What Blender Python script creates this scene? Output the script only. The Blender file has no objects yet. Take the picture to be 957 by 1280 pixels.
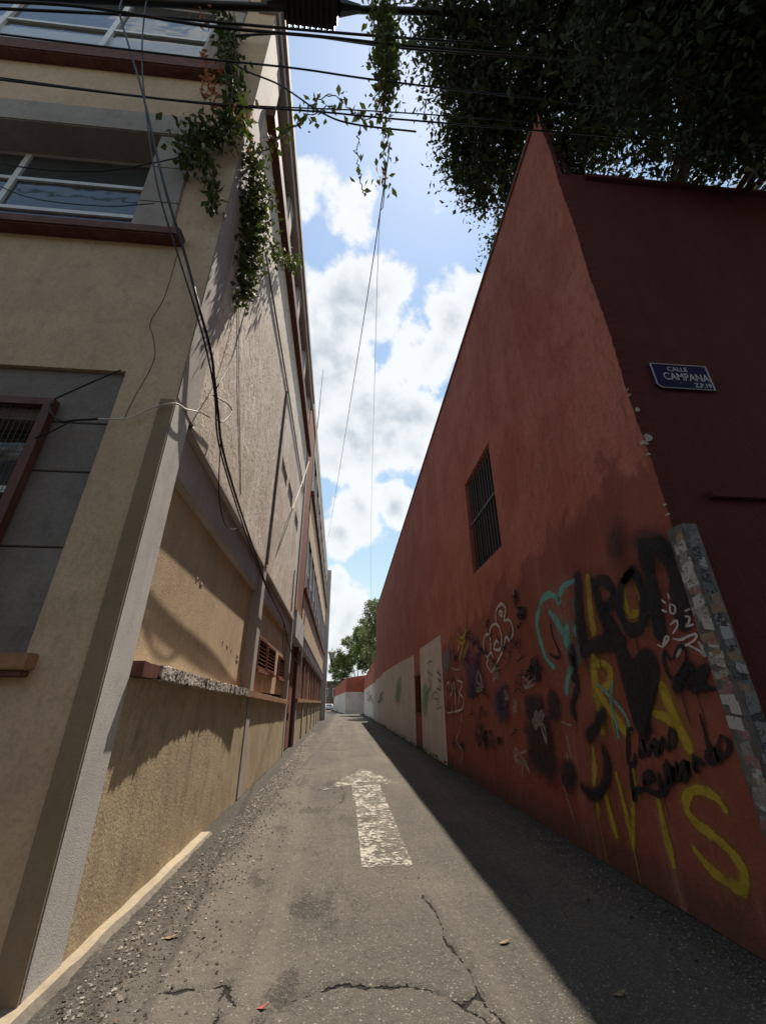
import bpy, bmesh, math, random
import numpy as np
from mathutils import Vector, Matrix

random.seed(7)
rng = np.random.default_rng(7)
sc = bpy.context.scene
C = sc.collection

# ------------------------------------------------------------------ camera
cam_data = bpy.data.cameras.new('camera')
cam = bpy.data.objects.new('camera', cam_data)
C.objects.link(cam)
cam_data.sensor_fit = 'HORIZONTAL'
cam_data.sensor_width = 36.0
cam_data.lens = 36.0 * 509.0 / 957.0
cam_data.clip_start = 0.05
cam_data.clip_end = 2000.0
cam.matrix_world = Matrix(((0.99665, -0.03590, -0.07350, 0.0),
                           (-0.08179, -0.42381, -0.90205, 0.0),
                           (0.00125, 0.90504, -0.42533, 1.6),
                           (0, 0, 0, 1)))
sc.camera = cam

# ------------------------------------------------------------------ sky and sun
SUN = Vector((0.130, 0.285, 0.953)).normalized()
EXPOSURE = 0.85
SKY = 0.078
SUNSTR = 5.0
sun_data = bpy.data.lights.new('sun', 'SUN')
sun_data.energy = SUNSTR
sun_data.angle = math.radians(0.5)
sun_data.color = (1.0, 0.91, 0.79)
sun = bpy.data.objects.new('sun', sun_data)
C.objects.link(sun)
sun.location = (5, 12, 40)
sun.rotation_euler = SUN.to_track_quat('Z', 'Y').to_euler()

sc.view_settings.view_transform = 'Standard'
sc.view_settings.look = 'None'
sc.view_settings.gamma = 1.0
sc.view_settings.use_curve_mapping = False
sc.view_settings.exposure = EXPOSURE
sc.render.engine = 'CYCLES'
sc.cycles.use_denoising = True
sc.cycles.max_bounces = 8
sc.cycles.diffuse_bounces = 4
sc.cycles.transparent_max_bounces = 24
sc.cycles.sample_clamp_indirect = 6.0


class NT:
    """small helper round a node tree"""
    def __init__(self, tree):
        self.t = tree
        tree.nodes.clear()
    def n(self, typ, ins=None, **props):
        nd = self.t.nodes.new(typ)
        for k, v in props.items():
            setattr(nd, k, v)
        for k, v in (ins or {}).items():
            self.set(nd.inputs[k], v)
        return nd
    def set(self, sock, v):
        if isinstance(v, bpy.types.NodeSocket):
            self.t.links.new(v, sock)
        elif isinstance(v, bpy.types.Node):
            self.t.links.new(v.outputs[0], sock)
        else:
            if isinstance(v, (tuple, list)) and len(v) == 3 and sock.type == 'RGBA':
                v = (*v, 1.0)
            sock.default_value = v
    def m(self, op, a, b=0.0, c=0.0, clamp=False):
        nd = self.n('ShaderNodeMath', {0: a, 1: b, 2: c}, operation=op)
        nd.use_clamp = clamp
        return nd.outputs[0]
    def vm(self, op, a, b=(0, 0, 0)):
        nd = self.n('ShaderNodeVectorMath', {0: a, 1: b}, operation=op)
        return nd.outputs['Value'] if op in ('DOT_PRODUCT', 'LENGTH', 'DISTANCE') else nd.outputs[0]
    def noise(self, vec, scale, detail=4.0, rough=0.55, dist=0.0):
        return self.n('ShaderNodeTexNoise', {'Vector': vec, 'Scale': scale, 'Detail': detail, 'Roughness': rough, 'Distortion': dist}).outputs[0]
    def ramp(self, fac, lo, hi):
        nd = self.n('ShaderNodeMapRange', {'Value': fac, 'From Min': lo, 'From Max': hi}, interpolation_type='SMOOTHSTEP')
        return nd.outputs[0]
    def mix(self, fac, a, b, mode='MIX'):
        nd = self.n('ShaderNodeMix', data_type='RGBA', blend_type=mode)
        self.set(nd.inputs[0], fac); self.set(nd.inputs[6], a); self.set(nd.inputs[7], b)
        return nd.outputs[2]
    def mapping(self, vec, scale=(1, 1, 1), loc=(0, 0, 0)):
        return self.n('ShaderNodeMapping', {'Vector': vec, 'Scale': scale, 'Location': loc}).outputs[0]


world = bpy.data.worlds.new('World')
sc.world = world
world.use_nodes = True
w = NT(world.node_tree)
sky = w.n('ShaderNodeTexSky', sky_type='NISHITA')
sky.sun_disc = False
sky.sun_elevation = math.asin(SUN.z)
sky.sun_rotation = math.atan2(SUN.x, SUN.y)
sky.altitude = 0.0
sky.air_density = 2.0
sky.dust_density = 0.3
sky.ozone_density = 1.0
gen = w.n('ShaderNodeTexCoord').outputs['Generated']
dirv = w.vm('NORMALIZE', gen)
sep = w.n('ShaderNodeSeparateXYZ', {0: dirv})
zz = w.m('MAXIMUM', sep.outputs[2], 0.02)
den = w.m('ADD', zz, 0.22)
px = w.m('DIVIDE', sep.outputs[0], den)
py = w.m('DIVIDE', sep.outputs[1], den)
P = w.n('ShaderNodeCombineXYZ', {0: px, 1: py, 2: 0.0}).outputs[0]
BLOBS = [  # cloud heaps: direction, angular radius, weight
    ((-0.026, 0.633, 0.774), 0.17, 1),
    ((-0.059, 0.713, 0.698), 0.17, 1),
    ((0.067, 0.780, 0.622), 0.19, 0.95),
    ((0.141, 0.687, 0.713), 0.15, 0.75),
    ((0.241, 0.573, 0.784), 0.075, 0.9),
    ((0.197, 0.613, 0.765), 0.09, 0.85),
    ((-0.007, 0.829, 0.560), 0.13, 0.9),
    ((0.245, 0.705, 0.666), 0.14, 0.5),
    ((0.018, 0.909, 0.416), 0.105, 1),
    ((0.100, 0.892, 0.440), 0.085, 0.95),
    ((-0.029, 0.927, 0.373), 0.07, 0.9),
    ((0.008, 0.984, 0.179), 0.13, 1),
    ((-0.037, 0.967, 0.251), 0.06, 0.9),
    ((0.066, 0.989, 0.135), 0.1, 0.9),
    ((-0.024, 0.999, 0.048), 0.16, 1),
    ((-0.054, 0.469, 0.882), 0.11, 0.52),
    ((0.143, 0.441, 0.886), 0.06, 0.5),
    ((-0.006, 0.500, 0.866), 0.08, 0.5),
]
def cloud_density(vec3, pvec):
    tot = None
    for d, r, wt in BLOBS:
        dv = Vector(d).normalized()
        dist = w.vm('DISTANCE', vec3, tuple(dv))
        f = w.m('MULTIPLY', w.m('SUBTRACT', 1.0, w.m('DIVIDE', dist, r), clamp=False), wt)
        tot = f if tot is None else w.m('MAXIMUM', tot, f)
    gn = w.noise(pvec, 1.3, 2.0, 0.5)                       # the same kind of heaps over the rest of the sky
    far = w.ramp(w.vm('DISTANCE', vec3, tuple(Vector((0.05, 0.75, 0.6)).normalized())), 0.55, 0.9)
    gnv = w.m('MULTIPLY', w.m('SUBTRACT', gn, 0.50), 3.0)
    tot = w.m('ADD', w.m('MULTIPLY', w.m('MAXIMUM', tot, -0.8), w.m('SUBTRACT', 1.0, far)), w.m('MULTIPLY', gnv, far))
    n1 = w.noise(vec3, 8.0, 10.0, 0.57, 0.1)
    n2 = w.noise(vec3, 2.6, 2.0, 0.5)
    return w.m('ADD', w.m('ADD', tot, w.m('MULTIPLY', w.m('SUBTRACT', n1, 0.5), 1.8)), w.m('MULTIPLY', w.m('SUBTRACT', n2, 0.5), 0.9))
d0 = cloud_density(dirv, P)
toward = w.vm('NORMALIZE', w.vm('ADD', dirv, tuple(SUN * 0.07)))
d1 = w.noise(toward, 7.0, 5.0, 0.55, 0.25)
dn = w.noise(dirv, 7.0, 5.0, 0.55, 0.25)
mask = w.ramp(d0, 0.15, 0.36)
thick = w.ramp(d0, 0.35, 1.05)
lit = w.ramp(w.m('SUBTRACT', dn, d1), -0.12, 0.10)
shade = w.m('MULTIPLY', thick, w.m('SUBTRACT', 1.0, w.m('MULTIPLY', lit, 0.75)))
CLOUD_LIT = tuple(v / SKY for v in (0.53, 0.55, 0.56))
CLOUD_DARK = tuple(v / SKY for v in (0.30, 0.34, 0.38))
ccol = w.mix(shade, CLOUD_LIT, CLOUD_DARK)
veil = w.m('MULTIPLY', w.ramp(w.noise(P, 1.6, 6.0, 0.6, 0.4), 0.45, 0.9), 0.12)
skyv = w.mix(veil, sky.outputs[0], CLOUD_LIT)
final = w.mix(w.m('MULTIPLY', mask, 0.96), skyv, ccol)
bg = w.n('ShaderNodeBackground', {'Color': final, 'Strength': SKY})
w.n('ShaderNodeOutputWorld', {'Surface': bg.outputs[0]})

# ------------------------------------------------------------------ materials
M = {}
def material(name):
    m = bpy.data.materials.new(name)
    m.use_nodes = True
    M[name] = m
    t = NT(m.node_tree)
    t.out = t.n('ShaderNodeOutputMaterial')
    t.pos = t.n('ShaderNodeTexCoord').outputs['Object']
    return t
def finish(t, col, rough=0.85, bump=None, bdist=0.01, bstr=1.0, spec=0.3, metal=0.0, **kw):
    ins = {'Base Color': col, 'Roughness': rough, 'Metallic': metal, 'Specular IOR Level': spec}
    ins.update(kw)
    b = t.n('ShaderNodeBsdfPrincipled', ins)
    if bump is not None:
        bn = t.n('ShaderNodeBump', {'Height': bump, 'Distance': bdist, 'Strength': bstr})
        t.set(b.inputs['Normal'], bn.outputs[0])
    t.set(t.out.inputs[0], b.outputs[0])
    return b

RED_AGE = {'red_plaster'}
def plaster(name, c1, c2, dirt, grain=28.0, bdist=0.012, streak=0.35, streak_scale=(5, 5, 0.25), blotch=0.7, trowel=3.0, tdist=0.5, rough=0.9, mott=0.35):
    t = material(name)
    p = t.pos
    big = t.noise(p, blotch, 6, 0.6, 0.4)
    mid = t.noise(p, 4.5, 6, 0.65, 0.3)
    st = t.noise(t.mapping(p, streak_scale), 1.0, 5, 0.6, 0.2)
    fine = t.noise(p, grain, 8, 0.65)
    col = t.mix(t.ramp(big, 0.35, 0.66), c1, c2)
    col = t.mix(t.m('MULTIPLY', t.ramp(st, 0.50, 0.78), streak), col, dirt)
    col = t.mix(t.m('MULTIPLY', t.ramp(mid, 0.50, 0.80), 0.40), col, dirt)
    scum = t.noise(t.mapping(p, (1, 1, 0.45)), 9.0, 7, 0.7, 0.5)
    col = t.mix(t.m('MULTIPLY', t.ramp(scum, 0.48, 0.72), mott), col, dirt)
    col = t.mix(t.m('MULTIPLY', t.ramp(fine, 0.40, 0.66), 0.55), col, t.mix(0.6, col, dirt))
    pits = t.noise(p, grain * 2.3, 3, 0.6)
    col = t.mix(t.m('MULTIPLY', t.ramp(pits, 0.62, 0.74), 0.45), col, dirt)
    if name in RED_AGE:            # lower part repainted in a deeper red, splashed with dirt at the foot
        sp = t.n('ShaderNodeSeparateXYZ', {0: p})
        zz_ = t.m('ADD', sp.outputs[2], t.m('MULTIPLY', t.m('SUBTRACT', t.noise(p, 1.1, 6, 0.6, 0.6), 0.5), 2.4))
        lowp = t.m('SUBTRACT', 1.0, t.ramp(t.m('SUBTRACT', zz_, t.m('MULTIPLY', sp.outputs[1], -0.09)), 4.2, 4.5))
        col = t.mix(t.m('MULTIPLY', lowp, 0.8), col, t.mix(t.ramp(big, 0.3, 0.7), (0.165, 0.040, 0.026), (0.21, 0.054, 0.036)))
        foot = t.m('SUBTRACT', 1.0, t.ramp(t.m('ADD', sp.outputs[2], t.m('MULTIPLY', t.m('SUBTRACT', scum, 0.5), 0.9)), 0.05, 0.45))
        col = t.mix(t.m('MULTIPLY', foot, 0.75), col, (0.075, 0.042, 0.032))
        wash = t.noise(t.mapping(p, (2.2, 2.2, 0.16)), 1.0, 6, 0.65, 0.3)
        col = t.mix(t.m('MULTIPLY', t.ramp(wash, 0.56, 0.72), 0.35), col, (0.40, 0.19, 0.155))
    tw = t.noise(t.mapping(p, (1, 1, 0.55)), trowel, 4, 0.55, 0.8)
    h = t.m('ADD', t.m('MULTIPLY', fine, 0.5), t.m('MULTIPLY', tw, tdist * 2))
    finish(t, col, rough, h, bdist)
    return t

plaster('tan_plaster', (0.6, 0.445, 0.295), (0.49, 0.36, 0.235), (0.28, 0.205, 0.135), grain=40, bdist=0.004, streak=0.22)
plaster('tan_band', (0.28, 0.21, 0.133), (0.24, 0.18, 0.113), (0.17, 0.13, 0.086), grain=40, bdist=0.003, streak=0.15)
plaster('ochre_plaster', (0.55, 0.41, 0.265), (0.46, 0.34, 0.22), (0.25, 0.18, 0.12), grain=38, bdist=0.010, streak=0.30, tdist=0.3)
plaster('dado_plaster', (0.47, 0.37, 0.235), (0.37, 0.29, 0.185), (0.16, 0.125, 0.085), grain=38, bdist=0.012, streak=0.55, tdist=0.3, blotch=1.4, mott=0.6)
plaster('upper_stucco', (0.58, 0.49, 0.395), (0.76, 0.68, 0.59), (0.3, 0.235, 0.175), grain=24, bdist=0.028, streak=0.55, streak_scale=(4, 4, 0.5), trowel=7.0, tdist=0.45, mott=0.85)
plaster('grey_concrete', (0.37, 0.33, 0.285), (0.29, 0.257, 0.22), (0.16, 0.14, 0.12), grain=60, bdist=0.004, streak=0.3)
plaster('pilaster_concrete', (0.56, 0.53, 0.5), (0.47, 0.445, 0.42), (0.25, 0.235, 0.22), grain=110, bdist=0.007, streak=0.25, tdist=0.05, mott=0.3)
plaster('beam_plaster', (0.42, 0.37, 0.34), (0.34, 0.3, 0.275), (0.22, 0.19, 0.17), grain=40, bdist=0.003)
plaster('surround_stone', (0.235, 0.212, 0.19), (0.18, 0.163, 0.146), (0.1, 0.09, 0.08), grain=26, bdist=0.010, streak=0.35, streak_scale=(0.4, 6, 18), blotch=1.5)
plaster('pale_panel', (0.50, 0.48, 0.47), (0.44, 0.42, 0.41), (0.30, 0.27, 0.26), grain=40, bdist=0.002)
plaster('red_plaster', (0.33, 0.098, 0.064), (0.41, 0.15, 0.108), (0.19, 0.055, 0.038), grain=20, bdist=0.030, streak=0.45, streak_scale=(3, 3, 0.4), trowel=2.2, tdist=0.9, mott=0.6)
plaster('red_facade_shaded', (0.092, 0.020, 0.016), (0.105, 0.024, 0.019), (0.065, 0.015, 0.013), grain=30, bdist=0.02, streak=0.6, streak_scale=(2, 2, 0.25), blotch=0.5, mott=0.6)  # street front of the same red plaster, tree shade put into its darker colour
plaster('far_red', (0.36, 0.095, 0.06), (0.3, 0.08, 0.05), (0.2, 0.06, 0.045), grain=20, bdist=0.01)
plaster('white_patch', (0.6, 0.55, 0.5), (0.49, 0.445, 0.4), (0.3, 0.26, 0.23), grain=26, bdist=0.008, streak=0.4)
plaster('brick_paint', (0.24, 0.085, 0.05), (0.20, 0.07, 0.042), (0.11, 0.05, 0.035), grain=30, bdist=0.003, streak=0.5)
plaster('ledge_paint', (0.36, 0.19, 0.1), (0.28, 0.15, 0.08), (0.14, 0.085, 0.055), grain=40, bdist=0.006)
plaster('kerb_paint', (0.3, 0.25, 0.175), (0.24, 0.2, 0.14), (0.11, 0.092, 0.07), grain=50, bdist=0.004, streak=0.0)
plaster('kerb_side', (0.17, 0.14, 0.11), (0.10, 0.085, 0.07), (0.05, 0.045, 0.04), grain=30, bdist=0.02, streak_scale=(2, 2, 20))
plaster('bare_plaster', (0.52, 0.44, 0.36), (0.42, 0.35, 0.29), (0.25, 0.2, 0.17), grain=50, bdist=0.006)
plaster('bark', (0.09, 0.07, 0.055), (0.06, 0.05, 0.04), (0.03, 0.025, 0.02), grain=18, bdist=0.03)
plaster('far_grey', (0.14, 0.115, 0.1), (0.1, 0.085, 0.075), (0.06, 0.055, 0.05), grain=10, bdist=0.01)

def speckled():
    t = material('chipped_ledge')
    n = t.noise(t.mapping(t.pos, (1, 1, 1.6)), 17, 5, 0.6, 0.6)
    col = t.mix(t.ramp(n, 0.45, 0.60), (0.50, 0.45, 0.39), (0.05, 0.042, 0.035))
    finish(t, col, 0.9, n, 0.03)
speckled()

def simple(name, col, rough=0.6, spec=0.3, metal=0.0, var=0.25, scale=6.0, bdist=0.002, **kw):
    t = material(name)
    n = t.noise(t.pos, scale, 6, 0.6)
    dark = tuple(c * (1 - var) for c in col)
    lite = tuple(min(1, c * (1 + var)) for c in col)
    c = t.mix(t.ramp(n, 0.3, 0.7), dark, lite)
    finish(t, c, rough, t.noise(t.pos, scale * 8, 4), bdist, spec=spec, metal=metal, **kw)
simple('white_frame', (0.62, 0.63, 0.62), 0.4, var=0.08)
simple('grey_frame', (0.32, 0.32, 0.33), 0.5, var=0.12)
simple('red_frame', (0.10, 0.037, 0.026), 0.55, var=0.25)
simple('sill_red', (0.125, 0.05, 0.036), 0.75, var=0.25, scale=9)
simple('louvre_brown', (0.16, 0.05, 0.03), 0.55, var=0.25)
simple('plank_brown', (0.13, 0.055, 0.035), 0.7, var=0.35, scale=3)
simple('plank_brown_pale', (0.19, 0.085, 0.055), 0.75, var=0.35, scale=3)
simple('iron_black', (0.03, 0.028, 0.027), 0.5, spec=0.4)
simple('cable_black', (0.012, 0.012, 0.013), 0.55, spec=0.3)
simple('cable_grey', (0.12, 0.115, 0.11), 0.6)
simple('cable_white', (0.55, 0.52, 0.47), 0.6)
simple('conduit_grey', (0.22, 0.20, 0.185), 0.6)
simple('dark_fill', (0.025, 0.018, 0.016), 0.8, spec=0.1)
simple('dark_void', (0.012, 0.010, 0.010), 0.9, spec=0.05)
simple('frosted_pane', (0.42, 0.46, 0.50), 0.35, var=0.06)
simple('curtain', (0.16, 0.17, 0.18), 0.8)
simple('guard_metal', (0.105, 0.102, 0.10), 0.55, metal=0.35, var=0.35, scale=12)
simple('sign_blue', (0.006, 0.010, 0.055), 0.65, spec=0.15, var=0.15)
simple('sign_letter', (0.42, 0.42, 0.40), 0.45, var=0.08)
simple('car_white', (0.6, 0.6, 0.62), 0.25, spec=0.5, var=0.03)
simple('rubber', (0.02, 0.02, 0.02), 0.8)
simple('dry_leaf', (0.17, 0.125, 0.075), 0.8, var=0.5, scale=40)
simple('pebble', (0.085, 0.073, 0.062), 0.9, var=0.6, scale=60)
simple('pebble_pale', (0.25, 0.22, 0.185), 0.9, var=0.5, scale=60)
simple('red_scrap', (0.30, 0.07, 0.06), 0.6, var=0.2)
simple('stem', (0.10, 0.075, 0.05), 0.8, var=0.4)
simple('wire_mesh', (0.10, 0.095, 0.09), 0.6, metal=0.3)
simple('lamp_glass', (0.55, 0.56, 0.52), 0.3, var=0.05)

def glass():
    t = material('window_glass')
    n = t.noise(t.pos, 1.2, 3)
    finish(t, t.mix(n, (0.040, 0.042, 0.042), (0.065, 0.068, 0.066)), 0.06, t.noise(t.pos, 1.7, 2), 0.01, spec=0.6)
glass()

def asphalt():
    t = material('asphalt')
    p = t.pos
    big = t.noise(p, 0.55, 6, 0.62, 0.5)
    mid = t.noise(p, 3.0, 7, 0.65, 0.3)
    fine = t.noise(p, 55, 6, 0.7)
    vo = t.n('ShaderNodeTexVoronoi', {'Vector': p, 'Scale': 85.0, 'Randomness': 1.0})
    sepc = t.n('ShaderNodeSeparateXYZ', {0: vo.outputs['Color']})
    stone = t.m('MULTIPLY', t.ramp(sepc.outputs[0], 0.62, 0.95), t.m('SUBTRACT', 1.0, t.ramp(vo.outputs['Distance'], 0.35, 0.6)))
    col = t.mix(t.ramp(big, 0.35, 0.68), (0.068, 0.060, 0.050), (0.098, 0.086, 0.070))
    col = t.mix(t.m('MULTIPLY', t.ramp(mid, 0.52, 0.74), 0.55), col, (0.048, 0.043, 0.037))
    col = t.mix(t.m('MULTIPLY', t.ramp(fine, 0.40, 0.72), 0.5), col, (0.038, 0.034, 0.030))
    col = t.mix(t.m('MULTIPLY', stone, 0.62), col, (0.26, 0.24, 0.205))
    coarse = t.noise(p, 17, 7, 0.72, 0.4)
    col = t.mix(t.m('MULTIPLY', t.ramp(coarse, 0.52, 0.66), 0.6), col, (0.034, 0.030, 0.026))
    vb = t.n('ShaderNodeTexVoronoi', {'Vector': p, 'Scale': 42.0, 'Randomness': 1.0})
    sb = t.n('ShaderNodeSeparateXYZ', {0: vb.outputs['Color']})
    chips = t.m('MULTIPLY', t.ramp(sb.outputs[1], 0.80, 0.92), t.m('SUBTRACT', 1.0, t.ramp(vb.outputs['Distance'], 0.22, 0.4)))
    col = t.mix(t.m('MULTIPLY', chips, 0.55), col, (0.30, 0.27, 0.225))
    dust = t.noise(t.mapping(p, (1.7, 0.10, 1.0)), 1.0, 5, 0.6, 0.5)
    col = t.mix(t.m('MULTIPLY', t.ramp(dust, 0.46, 0.66), 0.45), col, t.mix(0.5, col, (0.19, 0.165, 0.13)))
    oil = t.noise(p, 1.1, 7, 0.7, 0.8)
    col = t.mix(t.m('MULTIPLY', t.ramp(oil, 0.54, 0.76), 0.3), col, (0.030, 0.027, 0.024))
    att = t.n('ShaderNodeAttribute', attribute_name='crack').outputs['Fac']
    cr = t.m('ADD', att, t.m('MULTIPLY', t.m('SUBTRACT', t.noise(p, 45, 5, 0.7), 0.5), 1.3))
    crk = t.m('SUBTRACT', 1.0, t.ramp(cr, 0.45, 0.95))
    pit = t.n('ShaderNodeAttribute', attribute_name='pit').outputs['Fac']
    pt = t.ramp(t.m('ADD', t.m('MULTIPLY', pit, 0.12), t.m('MULTIPLY', t.noise(p, 32, 8, 0.8, 0.5), 0.9)), 0.50, 0.58)
    dk = t.m('MAXIMUM', crk, t.m('MULTIPLY', t.m('MULTIPLY', pt, t.ramp(pit, 0.02, 0.8)), 0.22))
    col = t.mix(dk, col, (0.020, 0.018, 0.016))
    h = t.m('ADD', t.m('ADD', t.m('MULTIPLY', fine, 0.6), t.m('MULTIPLY', stone, 0.45)), t.m('ADD', t.m('MULTIPLY', mid, 0.8), t.m('MULTIPLY', coarse, 0.7)))
    h = t.m('SUBTRACT', h, t.m('MULTIPLY', dk, 1.2))
    sx = t.n('ShaderNodeSeparateXYZ', {0: p}).outputs[0]
    edge_n = t.m('MULTIPLY', t.m('SUBTRACT', t.noise(p, 2.2, 6, 0.7), 0.5), 1.3)
    soil = t.m('MAXIMUM', t.ramp(t.m('ADD', t.m('MULTIPLY', sx, -1.0), edge_n), 1.05, 1.75), t.ramp(t.m('ADD', sx, edge_n), 2.25, 2.95))
    soiln = t.noise(p, 30, 6, 0.75, 0.4)
    col = t.mix(t.m('MULTIPLY', soil, t.ramp(soiln, 0.30, 0.62)), col, (0.030, 0.026, 0.022))
    finish(t, col, 0.88, h, 0.020, spec=0.25)
asphalt()
simple('earth', (0.10, 0.09, 0.08), 0.95, var=0.3, scale=1.5)

def road_paint():
    t = material('worn_road_paint')
    p = t.pos
    n = t.noise(p, 13.0, 9, 0.75, 0.3)
    n2 = t.noise(p, 2.3, 5, 0.7)
    a = t.ramp(t.m('ADD', t.m('MULTIPLY', n, 0.75), t.m('MULTIPLY', n2, 0.5)), 0.585, 0.70)
    b = t.n('ShaderNodeBsdfPrincipled', {'Base Color': t.mix(n, (0.36, 0.335, 0.29), (0.25, 0.228, 0.192)), 'Roughness': 0.85,
            'Alpha': t.m('MULTIPLY', a, 0.92)})
    t.set(t.out.inputs[0], b.outputs[0])
road_paint()

def leaf(name, c1, c2, trans=0.25, scale=2.5):
    t = material(name)
    n = t.noise(t.pos, scale, 3, 0.7)
    n2 = t.noise(t.pos, 30.0, 2, 0.5)
    col = t.mix(t.ramp(t.m('ADD', t.m('MULTIPLY', n, 0.5), t.m('MULTIPLY', n2, 0.5)), 0.35, 0.65), c1, c2)
    b = t.n('ShaderNodeBsdfPrincipled', {'Base Color': col, 'Roughness': 0.72, 'Specular IOR Level': 0.2})
    tr = t.n('ShaderNodeBsdfTranslucent', {'Color': t.mix(0.5, col, (0.16, 0.22, 0.03))})
    mx = t.n('ShaderNodeMixShader', {0: trans, 1: b.outputs[0], 2: tr.outputs[0]})
    t.set(t.out.inputs[0], mx.outputs[0])
leaf('tree_leaf', (0.022, 0.033, 0.015), (0.045, 0.058, 0.022), 0.06)
leaf('vine_leaf', (0.030, 0.047, 0.016), (0.090, 0.108, 0.034), 0.14, 4.0)
leaf('far_leaf', (0.055, 0.085, 0.032), (0.12, 0.16, 0.06), 0.25, 0.9)
leaf('far_leaf_pale', (0.12, 0.15, 0.075), (0.21, 0.23, 0.13), 0.25, 0.9)
leaf('weed_leaf', (0.05, 0.09, 0.025), (0.10, 0.14, 0.04), 0.2, 6.0)
leaf('flower_red', (0.42, 0.09, 0.05), (0.55, 0.22, 0.14), 0.3, 8.0)

def spray(name, col, dens=0.95, patch=0.0):
    t = material(name)
    uv = t.n('ShaderNodeTexCoord').outputs['UV']
    s = t.n('ShaderNodeSeparateXYZ', {0: uv})
    edge = s.outputs[0]                        # 0 at the edge, 1 in the core of a stroke
    n = t.noise(t.pos, 16, 6, 0.7)
    n2 = t.noise(t.pos, 90, 3, 0.6)
    e = t.m('ADD', edge, t.m('MULTIPLY', t.m('SUBTRACT', n2, 0.5), 0.9))
    if patch > 0.15:
        e = t.m('ADD', e, t.m('MULTIPLY', t.m('SUBTRACT', t.noise(t.mapping(t.pos, (1, 1, 0.5)), 7, 6, 0.75, 0.8), 0.5), 2.2))
    a = t.m('MULTIPLY', t.ramp(e, 0.05, 0.9), t.m('SUBTRACT', dens, t.m('MULTIPLY', t.ramp(n, 0.45, 0.75), 0.25 + patch)), clamp=True)
    a = t.m('MULTIPLY', a, t.m('SUBTRACT', 1.0, t.m('MULTIPLY', t.ramp(t.noise(t.pos, 4.5, 5, 0.65, 0.6), 0.48, 0.72), 0.15 if dens >= 1.0 else 0.5)))
    fine = t.noise(t.pos, 20, 8, 0.65)
    tw = t.noise(t.mapping(t.pos, (1, 1, 0.55)), 2.6, 4, 0.55, 0.8)
    hh = t.m('ADD', t.m('MULTIPLY', fine, 0.5), t.m('MULTIPLY', tw, 1.4))
    bn = t.n('ShaderNodeBump', {'Height': hh, 'Distance': 0.028, 'Strength': 1.0})
    b = t.n('ShaderNodeBsdfPrincipled', {'Base Color': col, 'Roughness': 0.75, 'Specular IOR Level': 0.3, 'Alpha': a, 'Normal': bn.outputs[0]})
    t.set(t.out.inputs[0], b.outputs[0])
for nm, c, d, pt in (('teal', (0.16, 0.40, 0.36), 0.95, 0), ('tealpale', (0.20, 0.34, 0.33), 0.55, 0.1), ('yellow', (0.50, 0.35, 0.035), 0.95, 0.05),
        ('black', (0.012, 0.010, 0.011), 1.0, 0), ('blacksoft', (0.02, 0.016, 0.018), 0.75, 0), ('white', (0.62, 0.55, 0.52), 0.95, 0),
        ('whitefaint', (0.5, 0.45, 0.43), 0.55, 0.1), ('smear', (0.02, 0.016, 0.018), 0.85, 0.4), ('bluesmear', (0.035, 0.035, 0.12), 0.65, 0.35),
        ('navy', (0.025, 0.022, 0.075), 0.9, 0.1), ('tealsmear', (0.14, 0.30, 0.30), 0.6, 0.3), ('green', (0.10, 0.42, 0.19), 0.65, 0.3),
        ('grey', (0.10, 0.085, 0.085), 0.75, 0.2), ('red', (0.26, 0.08, 0.055), 0.85, 0.1)):
    spray('spray_' + nm, tuple(v * 0.78 for v in c), d, pt)
for i, c in enumerate(((0.55, 0.54, 0.52), (0.05, 0.05, 0.055), (0.30, 0.29, 0.28), (0.35, 0.22, 0.13), (0.06, 0.07, 0.13), (0.32, 0.15, 0.15), (0.42, 0.40, 0.33), (0.12, 0.16, 0.15))):
    t = material('sticker_%d' % i)
    n = t.noise(t.pos, 14 + 5 * i, 3, 0.6, 1.6)
    c = tuple(v * 0.62 for v in c)
    inv = (0.03, 0.03, 0.03) if sum(c) > 0.5 else (0.26, 0.25, 0.24)
    finish(t, t.mix(t.m('MULTIPLY', t.ramp(n, 0.54, 0.60), 0.7), c, inv), 0.6, spec=0.3)

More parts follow.
